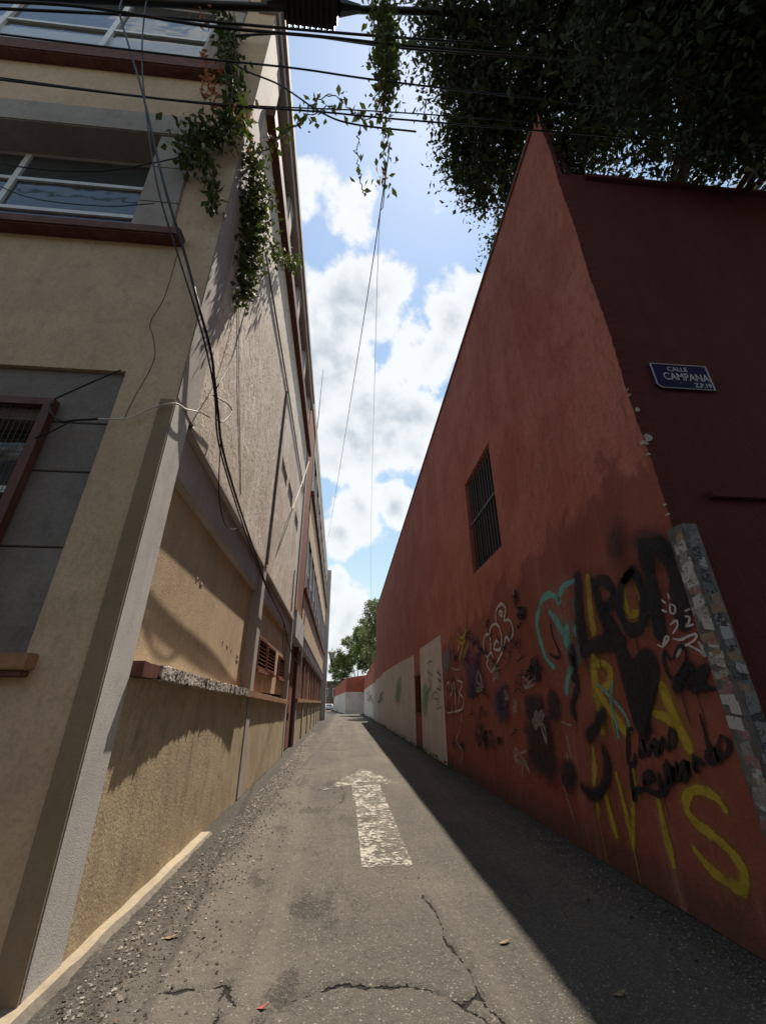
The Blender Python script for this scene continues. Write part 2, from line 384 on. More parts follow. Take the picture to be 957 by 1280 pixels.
# ------------------------------------------------------------------ mesh helpers
class MB:
    def __init__(self):
        self.v, self.f, self.mi, self.uv = [], [], [], []
    def face(self, pts, mi=0, uv=None):
        b = len(self.v)
        self.v += [tuple(p) for p in pts]
        self.f.append(tuple(range(b, b + len(pts))))
        self.mi.append(mi)
        self.uv += uv if uv else [(0, 0)] * len(pts)
    def hexa(self, c, mi=0):
        """c: eight corners, bottom four then top four, both anticlockwise"""
        for q in ((3, 2, 1, 0), (4, 5, 6, 7), (0, 1, 5, 4), (1, 2, 6, 5), (2, 3, 7, 6), (3, 0, 4, 7)):
            self.face([c[k] for k in q], mi)
    def box(self, x0, x1, y0, y1, z0, z1, mi=0):
        self.hexa([(x0, y0, z0), (x1, y0, z0), (x1, y1, z0), (x0, y1, z0), (x0, y0, z1), (x1, y0, z1), (x1, y1, z1), (x0, y1, z1)], mi)
        return self
    def tube(self, pts, r, n=6, mi=0, r1=None):
        pts = [Vector(p) for p in pts]
        rings = []
        for i, p in enumerate(pts):
            d = (pts[min(i + 1, len(pts) - 1)] - pts[max(i - 1, 0)])
            d = d.normalized() if d.length > 1e-9 else Vector((0, 0, 1))
            a = d.cross(Vector((0, 0, 1)))
            if a.length < 0.05: a = d.cross(Vector((1, 0, 0)))
            a.normalize(); b = d.cross(a)
            rr = r if r1 is None else r + (r1 - r) * i / max(1, len(pts) - 1)
            base = len(self.v)
            for k in range(n):
                th = 2 * math.pi * k / n
                self.v.append(tuple(p + a * (rr * math.cos(th)) + b * (rr * math.sin(th))))
            rings.append(base)
        for i in range(len(rings) - 1):
            for k in range(n):
                k2 = (k + 1) % n
                self.f.append((rings[i] + k, rings[i] + k2, rings[i + 1] + k2, rings[i + 1] + k)); self.mi.append(mi); self.uv += [(0, 0)] * 4
        for base, rev in ((rings[0], 1), (rings[-1], 0)):
            idx = [base + k for k in range(n)]
            self.f.append(tuple(idx[::-1] if rev else idx)); self.mi.append(mi); self.uv += [(0, 0)] * n
        return self
    def build(self, name, mats, parent=None, smooth=False, weld=False, bevel=0.0):
        me = bpy.data.meshes.new(name)
        me.from_pydata(self.v, [], self.f)
        mats = mats if isinstance(mats, (list, tuple)) else [mats]
        for m in mats: me.materials.append(M[m])
        if len(mats) > 1: me.polygons.foreach_set('material_index', self.mi)
        if any(u != (0, 0) for u in self.uv):
            l = me.uv_layers.new(name='UVMap')
            l.data.foreach_set('uv', [c for u in self.uv for c in u])
        if weld or bevel > 0:
            bm = bmesh.new(); bm.from_mesh(me)
            bmesh.ops.remove_doubles(bm, verts=bm.verts, dist=1e-4)
            if bevel > 0:
                es = [e for e in bm.edges if len(e.link_faces) == 2 and e.calc_face_angle(0) > 0.5]
                bmesh.ops.bevel(bm, geom=es, offset=bevel, segments=2, affect='EDGES', clamp_overlap=True)
            bm.to_mesh(me); bm.free()
        if smooth:
            me.polygons.foreach_set('use_smooth', [True] * len(me.polygons))
        me.update()
        return link(name, me, parent)
BASE = {}
def link(name, me, parent=None):
    o = bpy.data.objects.new(name, me)
    C.objects.link(o)
    if parent is not None:
        o.parent = parent
        o.location = -Vector(BASE.get(parent.name, (0, 0, 0)))
    return o
def thing(name, label, cat, base=(0, 0, 0), group=None, kind=None):
    o = bpy.data.objects.new(name, None)
    C.objects.link(o)
    o.location = base
    BASE[o.name] = base
    o['label'] = label
    o['category'] = cat
    if group: o['group'] = group
    if kind: o['kind'] = kind
    o.empty_display_size = 0.2
    return o
def tag(o, label, cat=None, group=None, kind=None):
    o['label'] = label
    if cat: o['category'] = cat
    if group: o['group'] = group
    if kind: o['kind'] = kind
    return o
def spline(pts, n=8):
    """Catmull-Rom through the points"""
    pts = [np.array(p, float) for p in pts]
    if len(pts) < 3:
        return [pts[0] + (pts[-1] - pts[0]) * t for t in np.linspace(0, 1, n + 1)]
    P = [2 * pts[0] - pts[1]] + pts + [2 * pts[-1] - pts[-2]]
    out = []
    for i in range(1, len(P) - 2):
        for k in range(n):
            t = k / n
            out.append(0.5 * (2 * P[i] + (P[i + 1] - P[i - 1]) * t + (2 * P[i - 1] - 5 * P[i] + 4 * P[i + 1] - P[i + 2]) * t * t + (3 * P[i] - P[i - 1] - 3 * P[i + 1] + P[i + 2]) * t ** 3))
    out.append(pts[-1])
    return out

def fast_mesh(name, verts, quads, mat, parent=None, smooth=False):
    me = bpy.data.meshes.new(name)
    nv, nq = len(verts), len(quads)
    me.vertices.add(nv); me.vertices.foreach_set('co', np.asarray(verts, np.float32).ravel())
    me.loops.add(nq * 4); me.loops.foreach_set('vertex_index', np.asarray(quads, np.int32).ravel())
    me.polygons.add(nq)
    me.polygons.foreach_set('loop_start', np.arange(0, nq * 4, 4, dtype=np.int32))
    me.polygons.foreach_set('loop_total', np.full(nq, 4, dtype=np.int32))
    if smooth: me.polygons.foreach_set('use_smooth', np.ones(nq, dtype=bool))
    me.materials.append(M[mat])
    me.update(calc_edges=True); me.validate()
    return link(name, me, parent)

def leaves(name, pts, size, mat, parent=None, down=0.3, ratio=0.5, fold=0.25):
    """one leaf-shaped folded quad at every point"""
    pts = np.asarray(pts, float); n = len(pts)
    ax = rng.normal(size=(n, 3)); ax[:, 2] -= down; ax /= np.linalg.norm(ax, axis=1)[:, None]
    sd = np.cross(ax, rng.normal(size=(n, 3))); sd /= np.linalg.norm(sd, axis=1)[:, None] + 1e-9
    nm = np.cross(ax, sd)
    s = (np.asarray(size) * rng.uniform(0.6, 1.35, n))[:, None]
    a = pts; tip = pts + ax * s
    l = pts + ax * s * 0.45 + sd * s * ratio * 0.5 + nm * s * fold * 0.4
    r = pts + ax * s * 0.45 - sd * s * ratio * 0.5 + nm * s * fold * 0.4
    v = np.stack([a, r, tip, l], 1).reshape(-1, 3)
    q = np.arange(4 * n).reshape(n, 4)
    return fast_mesh(name, v, q, mat, parent)

def vnoise(x, y, seed=0):
    """smooth value noise for numpy arrays"""
    xi = np.floor(x).astype(np.int64); yi = np.floor(y).astype(np.int64)
    fx = x - xi; fy = y - yi
    fx = fx * fx * (3 - 2 * fx); fy = fy * fy * (3 - 2 * fy)
    def h(a, b):
        k = (a * 374761393 + b * 668265263 + seed * 1274126177) & 0x7fffffff
        k = ((k ^ (k >> 13)) * 1274126177) & 0x7fffffff
        return ((k ^ (k >> 16)) & 0xffff) / 65535.0
    return (h(xi, yi) * (1 - fx) + h(xi + 1, yi) * fx) * (1 - fy) + (h(xi, yi + 1) * (1 - fx) + h(xi + 1, yi + 1) * fx) * fy
def fbm(x, y, oct=5, seed=0):
    s = 0; a = 0.5
    for k in range(oct):
        s = s + a * vnoise(x * 2 ** k, y * 2 ** k, seed + k); a *= 0.5
    return s

# ================================================================== GROUND
g = MB(); g.face([(-400, -400, -0.05), (400, -400, -0.05), (400, 900, -0.05), (-400, 900, -0.05)])
tag(g.build('ground', 'earth'), 'flat dark ground around the alley', kind='structure')

CRACKS = [  # polylines on the road: points, half width
    ([(0.80, 5.35), (0.76, 4.85), (0.83, 4.35), (0.80, 4.05), (0.88, 3.7), (0.86, 3.45), (0.93, 3.2), (0.98, 2.8)], 0.013),
    ([(-1.05, 3.62), (-0.82, 3.58), (-0.70, 3.66), (-0.58, 3.42), (-0.30, 3.46), (0.0, 3.58), (0.3, 3.56), (0.55, 3.50), (0.74, 3.36), (0.9, 3.12)], 0.018),
    ([(-0.70, 3.66), (-0.66, 3.30), (-0.72, 3.05), (-0.64, 2.7)], 0.014),
    ([(0.74, 3.36), (0.86, 3.42)], 0.015),
    ([(-0.75, 6.9), (-0.55, 6.75), (-0.45, 7.15), (-0.2, 7.3)], 0.007),
    ([(-0.9, 5.9), (-0.72, 5.6), (-0.60, 5.95), (-0.5, 6.3)], 0.006),
    ([(-1.25, 8.9), (-0.75, 8.55), (-0.15, 8.6), (0.0, 8.9), (0.02, 9.7), (-0.05, 10.4)], 0.016),
    ([(-0.5, 5.1), (-0.38, 4.85), (-0.42, 4.52)], 0.006),
    ([(-1.1, 4.4), (-0.95, 4.18), (-0.98, 3.85)], 0.006),
    ([(0.3, 13.6), (-0.1, 13.3), (-0.7, 13.4)], 0.015)]
def road_height(X, Y):
    h = 0.030 * (fbm(X * 0.9, Y * 0.9, 4, 3) - 0.5) + 0.016 * (fbm(X * 6, Y * 6, 4, 9) - 0.5) + 0.010 * (vnoise(X * 38, Y * 38, 21) - 0.5) * (Y < 14)
    dirt = np.full_like(X, 4.0)
    for pts, hw in CRACKS:
        jx = X + 0.05 * (fbm(X * 9, Y * 9, 3, 31) - 0.5) + 0.02 * (vnoise(X * 40, Y * 40, 5) - 0.5)
        jy = Y + 0.09 * (fbm(X * 9, Y * 9, 3, 77) - 0.5) + 0.02 * (vnoise(X * 40, Y * 40, 8) - 0.5)
        d = np.full_like(X, 9.0)
        for (x0, y0), (x1, y1) in zip(pts[:-1], pts[1:]):
            dx, dy = x1 - x0, y1 - y0
            t = np.clip(((jx - x0) * dx + (jy - y0) * dy) / (dx * dx + dy * dy), 0, 1)
            d = np.minimum(d, np.hypot(jx - x0 - t * dx, jy - y0 - t * dy))
        wd = hw * (0.4 + 1.3 * vnoise(X * 5, Y * 5, 55))
        k = np.clip(1 - d / (wd * 1.6), 0, 1)
        h = h - 0.025 * k
        dirt = np.minimum(dirt, d / (wd * 0.75 + 1e-6))
    pit = np.clip((fbm(X * 3.4, Y * 1.7, 5, 91) - 0.50) * 5, 0, 1) * np.clip(1.0 - np.abs(X + 0.6) / 1.3, 0, 1)
    h = h - 0.012 * pit
    road_height.pit = pit
    return h, dirt
def make_road():
    xs = np.arange(-3.3, 3.05, 0.018)
    ys = [1.2]
    while ys[-1] < 125: ys.append(ys[-1] + max(0.016, 0.0055 * ys[-1]))
    ys = np.array(ys)
    X, Y = np.meshgrid(xs, ys)
    X = X + (Y > 42) * 0  # straight
    Z, D = road_height(X, Y)
    v = np.stack([X, Y, Z], -1).reshape(-1, 3)
    nx, ny = len(xs), len(ys)
    i = np.arange((ny - 1) * (nx - 1)); r = i // (nx - 1); c = i % (nx - 1); b = r * nx + c
    q = np.stack([b, b + 1, b + nx + 1, b + nx], 1)
    o = fast_mesh('road', v, q, 'asphalt', smooth=True)
    for an, arr in (('crack', D), ('pit', road_height.pit)):
        a = o.data.attributes.new(an, 'FLOAT', 'POINT')
        a.data.foreach_set('value', np.ascontiguousarray(arr).ravel().astype(np.float32))
    tag(o, 'cracked grey asphalt paving of the narrow alley', kind='structure')
make_road()
def strip(name, x0, x1, y0, y1, label):
    s = MB(); s.face([(x0, y0, -0.012), (x1, y0, -0.012), (x1, y1, -0.012), (x0, y1, -0.012)])
    tag(s.build(name, 'asphalt'), label, kind='structure')
strip('cross_street', -40, 40, -9, 1.25, 'asphalt of the cross street at the mouth of the alley')

# arrow painted on the road, draped over the asphalt
def drape(poly, name, step=0.04, lift=0.006):
    xs = [p[0] for p in poly]; ys = [p[1] for p in poly]
    def inside(x, y):
        c = False
        for (x0, y0), (x1, y1) in zip(poly, poly[1:] + poly[:1]):
            if (y0 > y) != (y1 > y) and x < (x1 - x0) * (y - y0) / (y1 - y0) + x0: c = not c
        return c
    V, Q = [], []
    for x in np.arange(min(xs), max(xs), step):
        for y in np.arange(min(ys), max(ys), step):
            if inside(x + step / 2, y + step / 2):
                b = len(V)
                V += [(x, y), (x + step, y), (x + step, y + step), (x, y + step)]; Q.append((b, b + 1, b + 2, b + 3))
    A = np.array(V); z, _ = road_height(A[:, 0], A[:, 1])
    v = np.column_stack([A, z + lift])
    return fast_mesh(name, v, Q, 'worn_road_paint')
arrow = drape([(0.23, 5.58), (0.79, 5.58), (0.79, 10.6), (1.22, 10.6), (0.50, 12.9), (-0.45, 9.9), (0.20, 10.6)], 'arrow_marking')
tag(arrow, 'worn white arrow painted on the alley asphalt', kind='structure')

# kerb at the foot of the left wall
kb = MB()
N = 60
for i in range(N):
    def prof(t):
        y = 1.6 + (7.0 - 1.6) * t
        hgt = 0.032 * (1 - 0.3 * t) + 0.004 * math.sin(y * 9) + random.uniform(-0.003, 0.003)
        xo = -1.735 - 0.03 * t + 0.006 * math.sin(y * 5.3) + random.uniform(-0.004, 0.004)
        return y, hgt, xo
    if i == 0: prev = prof(0)
    cur = prof((i + 1) / N)
    (y0, h0, x0), (y1, h1, x1) = prev, cur
    kb.face([(-2.05, y0, h0), (x0, y0, h0), (x1, y1, h1), (-2.05, y1, h1)], 0)
    kb.face([(x0, y0, h0), (x0 + 0.095, y0, -0.03), (x1 + 0.095, y1, -0.03), (x1, y1, h1)], 1)
    prev = cur
kb.face([(-2.05, y1, h1), (x1, y1, h1), (x1 + 0.095, y1, -0.03), (-2.05, y1, -0.03)], 0)
tag(kb.build('kerb', ['kerb_paint', 'kerb_side']), 'low cream painted kerb along the foot of the tan wall', kind='structure')

# ================================================================== LEFT BUILDING
FY = 3.46
def LP(y, z, off):
    return (-1.8 + off - 0.018 * (y - FY) - 0.012 * z, y, z)
def lbox(mb, y0, y1, z0, z1, o0, o1, mi=0):
    mb.hexa([LP(y0, z0, o0), LP(y0, z0, o1), LP(y1, z0, o1), LP(y1, z0, o0), LP(y0, z1, o0), LP(y0, z1, o1), LP(y1, z1, o1), LP(y1, z1, o0)], mi)
    return mb
LB = thing('apartment_building', 'tall tan plaster building with concrete trim on the left of the alley', 'building', (-4, 12, 0))
def lpart(name, mat, *dims, parent=None, bevel=0.0):
    mb = MB()
    lbox(mb, *dims)
    return mb.build(name, mat, parent or LB, bevel=bevel)

# --- street facade (faces the camera), with window openings
def pane_wall(mb, us, vs, holes, P, depth, mi=0, rev_mi=0):
    """front face cut by rectangular holes with reveals; P(u, v, d) maps to the world"""
    for i in range(len(us) - 1):
        for j in range(len(vs) - 1):
            u0, u1, v0, v1 = us[i], us[i + 1], vs[j], vs[j + 1]
            if any(u0 >= h[0] - 1e-6 and u1 <= h[1] + 1e-6 and v0 >= h[2] - 1e-6 and v1 <= h[3] + 1e-6 for h in holes): continue
            mb.face([P(u0, v0, 0), P(u1, v0, 0), P(u1, v1, 0), P(u0, v1, 0)], mi)
    for u0, u1, v0, v1 in holes:
        mb.face([P(u0, v0, 0), P(u0, v0, depth), P(u1, v0, depth), P(u1, v0, 0)], rev_mi)
        mb.face([P(u0, v1, 0), P(u1, v1, 0), P(u1, v1, depth), P(u0, v1, depth)], rev_mi)
        mb.face([P(u0, v0, 0), P(u0, v1, 0), P(u0, v1, depth), P(u0, v0, depth)], rev_mi)
        mb.face([P(u1, v0, 0), P(u1, v0, depth), P(u1, v1, depth), P(u1, v1, 0)], rev_mi)
TOPZ = 16.2
def FP(u, v, d):
    if u > -1.805: return (-1.8 - 0.012 * v, FY + d, v)
    return (u, FY + d, v)
h1 = (-9.0, -2.43, 1.93, 4.76)
h2 = (-9.0, -2.60, 7.02, 10.0)
h3 = (-9.0, -2.55, 11.72, 15.2)
fw = MB()
pane_wall(fw, [-11, -9.0, -2.60, -2.55, -2.43, -1.8], [0, 1.93, 4.76, 7.02, 10.0, 11.72, 15.2, TOPZ], [h1, h2, h3], FP, 0.06)
fw.build('facade_wall', 'tan_plaster', LB)
# darker tan band beside the corner
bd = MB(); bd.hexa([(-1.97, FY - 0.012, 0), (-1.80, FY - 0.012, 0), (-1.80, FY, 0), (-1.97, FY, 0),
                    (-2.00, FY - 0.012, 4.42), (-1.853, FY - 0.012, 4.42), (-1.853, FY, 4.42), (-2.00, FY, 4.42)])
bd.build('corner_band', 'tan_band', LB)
rf = MB(); lbox(rf, FY + 0.02, 49, TOPZ - 0.1, TOPZ - 0.02, -9, -0.25)
rf.build('roof_slab', 'grey_concrete', LB)
bk = MB(); bk.face([(-11, FY, 0), (-11, 49, 0), (-11, 49, TOPZ), (-11, FY, TOPZ)]); bk.face([(-11, 49, 0), (-2.7, 49, 0), (-2.7, 49, TOPZ), (-11, 49, TOPZ)])
bk.build('rear_wall', 'tan_plaster', LB)

# surround of the low window: separate concrete blocks
def fbox(mb, x0, x1, z0, z1, d0, d1, mi=0):
    return mb.box(x0, x1, FY + d0, FY + d1, z0, z1, mi)
def fpart(name, mat, *dims, parent=None, bevel=0.0):
    mb = MB(); fbox(mb, *dims)
    return mb.build(name, mat, parent or LB, bevel=bevel)
for z0, z1 in ((1.94, 2.80), (2.81, 3.545), (3.555, 4.10)):
    fpart('stone_block', 'surround_stone', -3.02 , -2.435, z0, z1, 0.045, 0.25, bevel=0.008)
fpart('stone_block', 'surround_stone', -3.9, -2.435, 4.11, 4.755, 0.045, 0.25, bevel=0.008)
fpart('stone_block', 'surround_stone', -9.0, -3.91, 4.11, 4.755, 0.045, 0.25, bevel=0.008)
W1 = fpart('window_backing', 'dark_void', -9, -2.95, 1.9, 4.3, 0.35, 0.40)
wd = MB()
fbox(wd, -3.05, -2.965, 1.95, 4.32, -0.05, 0.03); fbox(wd, -9, -3.05, 4.24, 4.32, -0.05, 0.03); fbox(wd, -9, -3.05, 1.95, 2.03, -0.05, 0.03)
grille = wd.build('window_grille', 'red_frame', LB)
gm = MB()
for k in range(34):
    x = -3.06 - k * 0.052
    gm.tube([(x, FY - 0.01, 2.03), (x, FY - 0.01, 4.24)], 0.0028, 4)
for k in range(34):
    z = 2.06 + k * 0.066
    gm.tube([(-4.9, FY - 0.005, z), (-3.05, FY - 0.005, z)], 0.0028, 4)
gm.build('wire_mesh', 'wire_mesh', grille)
fpart('mullion', 'white_frame', -9, -2.97, 3.38, 3.45, 0.18, 0.24, parent=grille)
fpart('pane', 'window_glass', -9, -2.97, 1.95, 4.2, 0.26, 0.28, parent=grille)
fpart('window_sill', 'ledge_paint', -9, -2.33, 1.815, 1.935, -0.10, 0.06, bevel=0.01)
fpart('sill_drip', 'sill_red', -9, -2.36, 1.77, 1.813, -0.075, 0.05, bevel=0.008)

# middle window
def jamb(x0b, x1b, x0t, x1t, z0, z1, d0, d1, name='stone_jamb'):
    mb = MB(); mb.hexa([(x0b, FY + d0, z0), (x1b, FY + d0, z0), (x1b, FY + d1, z0), (x0b, FY + d1, z0), (x0t, FY + d0, z1), (x1t, FY + d0, z1), (x1t, FY + d1, z1), (x0t, FY + d1, z1)])
    return mb.build(name, 'grey_concrete', LB, bevel=0.01)
for z0, z1 in ((7.03, 7.72), (7.73, 8.55), (8.56, 9.40)):
    a = lambda z: -2.99 - 0.05 * (z - 7.0)
    jamb(a(z0), -2.46 - 0.06 * (z0 - 7.0) , a(z1), -2.46 - 0.06 * (z1 - 7.0), z0, z1, -0.03, 0.50)
lt = MB(); fbox(lt, -9, -2.70, 9.41, 9.98, -0.06, 0.55); lt.build('stone_lintel', 'grey_concrete', LB, bevel=0.015)
fpart('window_sill', 'sill_red', -9, -2.28, 6.86, 7.02, -0.16, 0.5, bevel=0.02)
w2 = MB()
fbox(w2, -9, -3.0, 7.02, 7.10, 0.36, 0.42); fbox(w2, -9, -3.0, 9.32, 9.40, 0.36, 0.42); fbox(w2, -3.09, -3.0, 7.10, 9.32, 0.36, 0.42)
wf2 = w2.build('window_frame', 'grey_frame', LB)
fpart('mullion', 'white_frame', -5.25, -5.17, 7.1, 9.32, 0.34, 0.40, parent=wf2)
fpart('mullion', 'white_frame', -7.6, -7.52, 7.1, 9.32, 0.34, 0.40, parent=wf2)
for z in (8.66, 7.95):
    fpart('glazing_bar', 'white_frame', -5.17, -3.09, z, z + 0.07, 0.345, 0.40, parent=wf2)
    fpart('glazing_bar', 'white_frame', -9, -5.25, z, z + 0.07, 0.345, 0.40, parent=wf2)
for x0, x1 in ((-5.17, -3.09), (-7.52, -5.25), (-9, -7.6)):
    for z0, z1 in ((7.1, 7.95), (8.02, 8.66), (8.73, 9.32)):
        fpart('pane', 'window_glass', x0, x1, z0, z1, 0.375, 0.39, parent=wf2)

# top window
for z0, z1 in ((11.73, 12.9), (12.91, 14.5)):
    jamb(-3.05, -2.56, -3.05, -2.56, z0, z1, -0.02, 0.50)
lt = MB(); fbox(lt, -9, -2.56, 14.51, 15.18, -0.06, 0.55); lt.build('stone_lintel', 'grey_concrete', LB, bevel=0.015)
fpart('window_sill', 'sill_red', -9, -2.45, 11.36, 11.72, -0.17, 0.5, bevel=0.02)
w3 = MB()
fbox(w3, -9, -3.05, 11.73, 11.80, 0.04, 0.10); fbox(w3, -9, -3.05, 14.42, 14.5, 0.04, 0.10); fbox(w3, -3.14, -3.05, 11.80, 14.42, 0.04, 0.10)
wf3 = w3.build('window_frame', 'grey_frame', LB)
for x in (-4.85, -6.75):
    fpart('mullion', 'white_frame', x - 0.05, x + 0.05, 11.80, 14.42, 0.02, 0.09, parent=wf3)
for x0, x1 in ((-4.80, -3.14), (-6.70, -4.90), (-9, -6.8)):
    fpart('glazing_bar', 'white_frame', x0, x1, 13.06, 13.13, 0.025, 0.09, parent=wf3)
    fpart('pane', 'frosted_pane', x0, x1, 11.80, 12.86, 0.06, 0.07, parent=wf3)
    fpart('pane', 'window_glass', x0, x1, 12.86, 14.42, 0.063, 0.075, parent=wf3)

# --- alley side
def fine_lwall(name, mat, y0, y1, z0, z1, off, holes=(), depth=0.12, parent=None):
    mb = MB()
    us = sorted({y0, y1, *[h[0] for h in holes], *[h[1] for h in holes]}); vs = sorted({z0, z1, *[h[2] for h in holes], *[h[3] for h in holes]})
    pane_wall(mb, us, vs, holes, lambda u, v, d: LP(u, v, off - d), depth)
    return mb.build(name, mat, parent or LB)
# corner pilaster, lower and upper part
lpart('pilaster', 'pilaster_concrete', FY + 0.012, 3.87, 0.0, 4.47, -0.35, 0.0, bevel=0.01)
lpart('pilaster', 'beam_plaster', FY + 0.012, 3.97, 4.47, 11.85, -0.35, 0.008)
# upper wall, two bays, with three small vents
vents = [(9.85, 11.0, 7.44, 7.86), (11.36, 12.55, 7.46, 8.0), (13.5, 14.6, 7.45, 7.93)]
fine_lwall('upper_wall', 'upper_stucco', 3.97, 15.95, 4.45, 11.90, 0.0, vents, 0.05)
so = MB(); lbox(so, 3.97, 15.95, 4.40, 4.448, -0.3, 0.0); so.build('soffit', 'beam_plaster', LB)
for y0, y1, z0, z1 in vents:
    lpart('vent_grille', 'red_frame', y0, y1, z0, z1, -0.06, -0.04)
lpart('beam', 'beam_plaster', 3.87, 9.05, 3.86, 4.398, -0.32, -0.09, bevel=0.01)
lpart('beam', 'beam_plaster', 9.42, 15.6, 3.86, 4.398, -0.32, -0.09, bevel=0.01)
fine_lwall('upper_panel', 'ochre_plaster', 3.87, 9.05, 1.9, 3.86, -0.2)
lv = [(10.35, 11.6, 2.33, 3.06), (11.75, 13.2, 2.36, 3.04), (14.1, 15.45, 2.34, 3.0)]
fine_lwall('upper_panel', 'ochre_plaster', 9.42, 15.6, 1.85, 3.86, -0.2, lv, 0.15)
for y0, y1, z0, z1 in lv:
    mb = MB(); lbox(mb, y0, y0 + 0.07, z0, z1, -0.25, -0.15); lbox(mb, y1 - 0.07, y1, z0, z1, -0.25, -0.15)
    lbox(mb, y0 + 0.07, y1 - 0.07, z1 - 0.06, z1, -0.25, -0.15); lbox(mb, y0 + 0.07, y1 - 0.07, z0, z0 + 0.06, -0.25, -0.15)
    lo = mb.build('louvre_shutter', 'louvre_brown', LB)
    lpart('shutter_backing', 'dark_void', y0, y1, z0, z1, -0.34, -0.30, parent=lo)
    n = 7
    for k in range(n):
        zc = z0 + 0.09 + (z1 - z0 - 0.18) * k / (n - 1)
        s = MB()
        s.hexa([LP(y0 + 0.07, zc + 0.03, -0.26), LP(y0 + 0.07, zc - 0.035, -0.16), LP(y1 - 0.07, zc - 0.035, -0.16), LP(y1 - 0.07, zc + 0.03, -0.26),
                LP(y0 + 0.07, zc + 0.045, -0.26), LP(y0 + 0.07, zc - 0.02, -0.16), LP(y1 - 0.07, zc - 0.02, -0.16), LP(y1 - 0.07, zc + 0.045, -0.26)])
        s.build('louvre_slat', 'louvre_brown', lo)
    lpart('shutter_sill', 'brick_paint', y0 - 0.05, y1 + 0.05, z0 - 0.07, z0 - 0.005, -0.2, -0.10)
# dado under the ledge
fine_lwall('lower_panel', 'dado_plaster', 3.87, 9.05, 0.0, 1.80, -0.02)
fine_lwall('lower_panel', 'dado_plaster', 9.42, 15.6, 0.0, 1.72, -0.02)
# ledge: brick stub, chipped stretch, painted stretch
def ledge(name, mat, y0, y1, n, prot, zt):
    mb = MB()
    ys = np.linspace(y0, y1, n + 1)
    ring = []
    for y in ys:
        o = prot(y); z = zt(y)
        ring.append([LP(y, z - 0.115, -0.21), LP(y, z - 0.115 + random.uniform(-.012, .012), o), LP(y, z + random.uniform(-.008, .008), o), LP(y, z, -0.21)])
    for a, b in zip(ring[:-1], ring[1:]):
        for k in range(4):
            mb.face([a[k], a[(k + 1) % 4], b[(k + 1) % 4], b[k]])
    mb.face(ring[0]); mb.face(ring[-1][::-1])
    return mb.build(name, mat, LB)
zt = lambda y: 1.93 - 0.021 * (y - 3.9)
ledge('ledge_stub', 'sill_red', 3.90, 4.24, 3, lambda y: 0.085, zt)
def chip(y):
    t = (y - 4.25) / 4.1
    return 0.055 + 0.06 * (2 * t - 1) ** 2 + random.uniform(-0.004, 0.006) + (0.016 if random.random() < 0.10 else 0)
tag(ledge('chipped_ledge', 'chipped_ledge', 4.25, 8.35, 120, chip, zt), 'stretch of ledge with broken black and white plaster')
ledge('ledge', 'ledge_paint', 8.36, 15.6, 60, lambda y: 0.06 + random.uniform(-0.004, 0.004), zt)
# pilasters between the bays
lpart('pilaster', 'beam_plaster', 9.05, 9.42, 0.0, 4.399, -0.3, 0.0, bevel=0.01)
lpart('pilaster', 'beam_plaster', 15.6, 15.95, 0.0, 4.449, -0.3, 0.0, bevel=0.01)
lpart('pilaster', 'beam_plaster', 9.22, 9.34, 4.45, 9.6, -0.05, 0.018)
lpart('pilaster', 'beam_plaster', 15.7, 16.05, 4.9, 11.9, -0.05, 0.05)
# long window row of the top floor
lpart('window_sill', 'sill_red', 4.05, 16.2, 11.92, 12.32, -0.3, 0.16, bevel=0.02)
fine_lwall('top_wall', 'grey_concrete', FY, 4.1, 11.85, 14.6, 0.004)
piers = [4.1, 6.9, 9.7, 12.5, 15.3, 16.2]
for k in range(5):
    lpart('window_pier', 'grey_concrete', piers[k] - 0.01, piers[k] + 0.4, 12.33, 14.6, -0.3, -0.02)
    y0, y1 = piers[k] + 0.4, piers[k + 1] - 0.01
    if y1 - y0 > 0.6:
        fr = MB(); lbox(fr, y0, y0 + 0.07, 12.33, 14.6, -0.16, -0.06); lbox(fr, y1 - 0.07, y1, 12.33, 14.6, -0.16, -0.06); lbox(fr, y0 + 0.07, y1 - 0.07, 12.33, 12.42, -0.16, -0.06); lbox(fr, y0 + .07, y1 - .07, 13.4, 13.47, -0.16, -0.06)
        fo = fr.build('window_frame', 'white_frame', LB)
        lpart('pane', 'window_glass', y0 + 0.07, y1 - 0.07, 12.42, 13.4, -0.13, -0.12, parent=fo)
        lpart('pane', 'window_glass', y0 + 0.07, y1 - 0.07, 13.47, 14.6, -0.13, -0.12, parent=fo)
lpart('cornice', 'grey_concrete', FY - 0.05, 16.2, 14.61, 15.0, -0.35, 0.06, bevel=0.01)
lpart('cornice', 'beam_plaster', FY - 0.12, 16.2, 15.01, 15.35, -0.35, 0.13, bevel=0.01)
lpart('parapet', 'grey_concrete', FY - 0.02, 49, 15.36, TOPZ, -0.35, 0.02)
# red stair strip, canopy block and door
fine_lwall('red_panel', 'brick_paint', 16.06, 19.3, 4.86, 15.3, -0.03)
lpart('canopy_block', 'pale_panel', 15.96, 19.4, 3.85, 4.86, -0.3, 0.10, bevel=0.015)
fine_lwall('door_surround', 'brick_paint', 15.96, 19.2, 0.0, 3.85, -0.22)
dr = lpart('door', 'brick_paint', 16.2, 18.8, 0.03, 3.3, -0.22, -0.16, bevel=0.01)
lpart('door_stile', 'red_frame', 17.47, 17.53, 0.05, 3.3, -0.16, -0.14, parent=dr)
lpart('door_handle', 'iron_black', 17.62, 17.68, 1.0, 1.25, -0.16, -0.11, parent=dr)
lpart('door_jamb', 'red_frame', 19.05, 19.3, 0.0, 3.85, -0.3, -0.05)
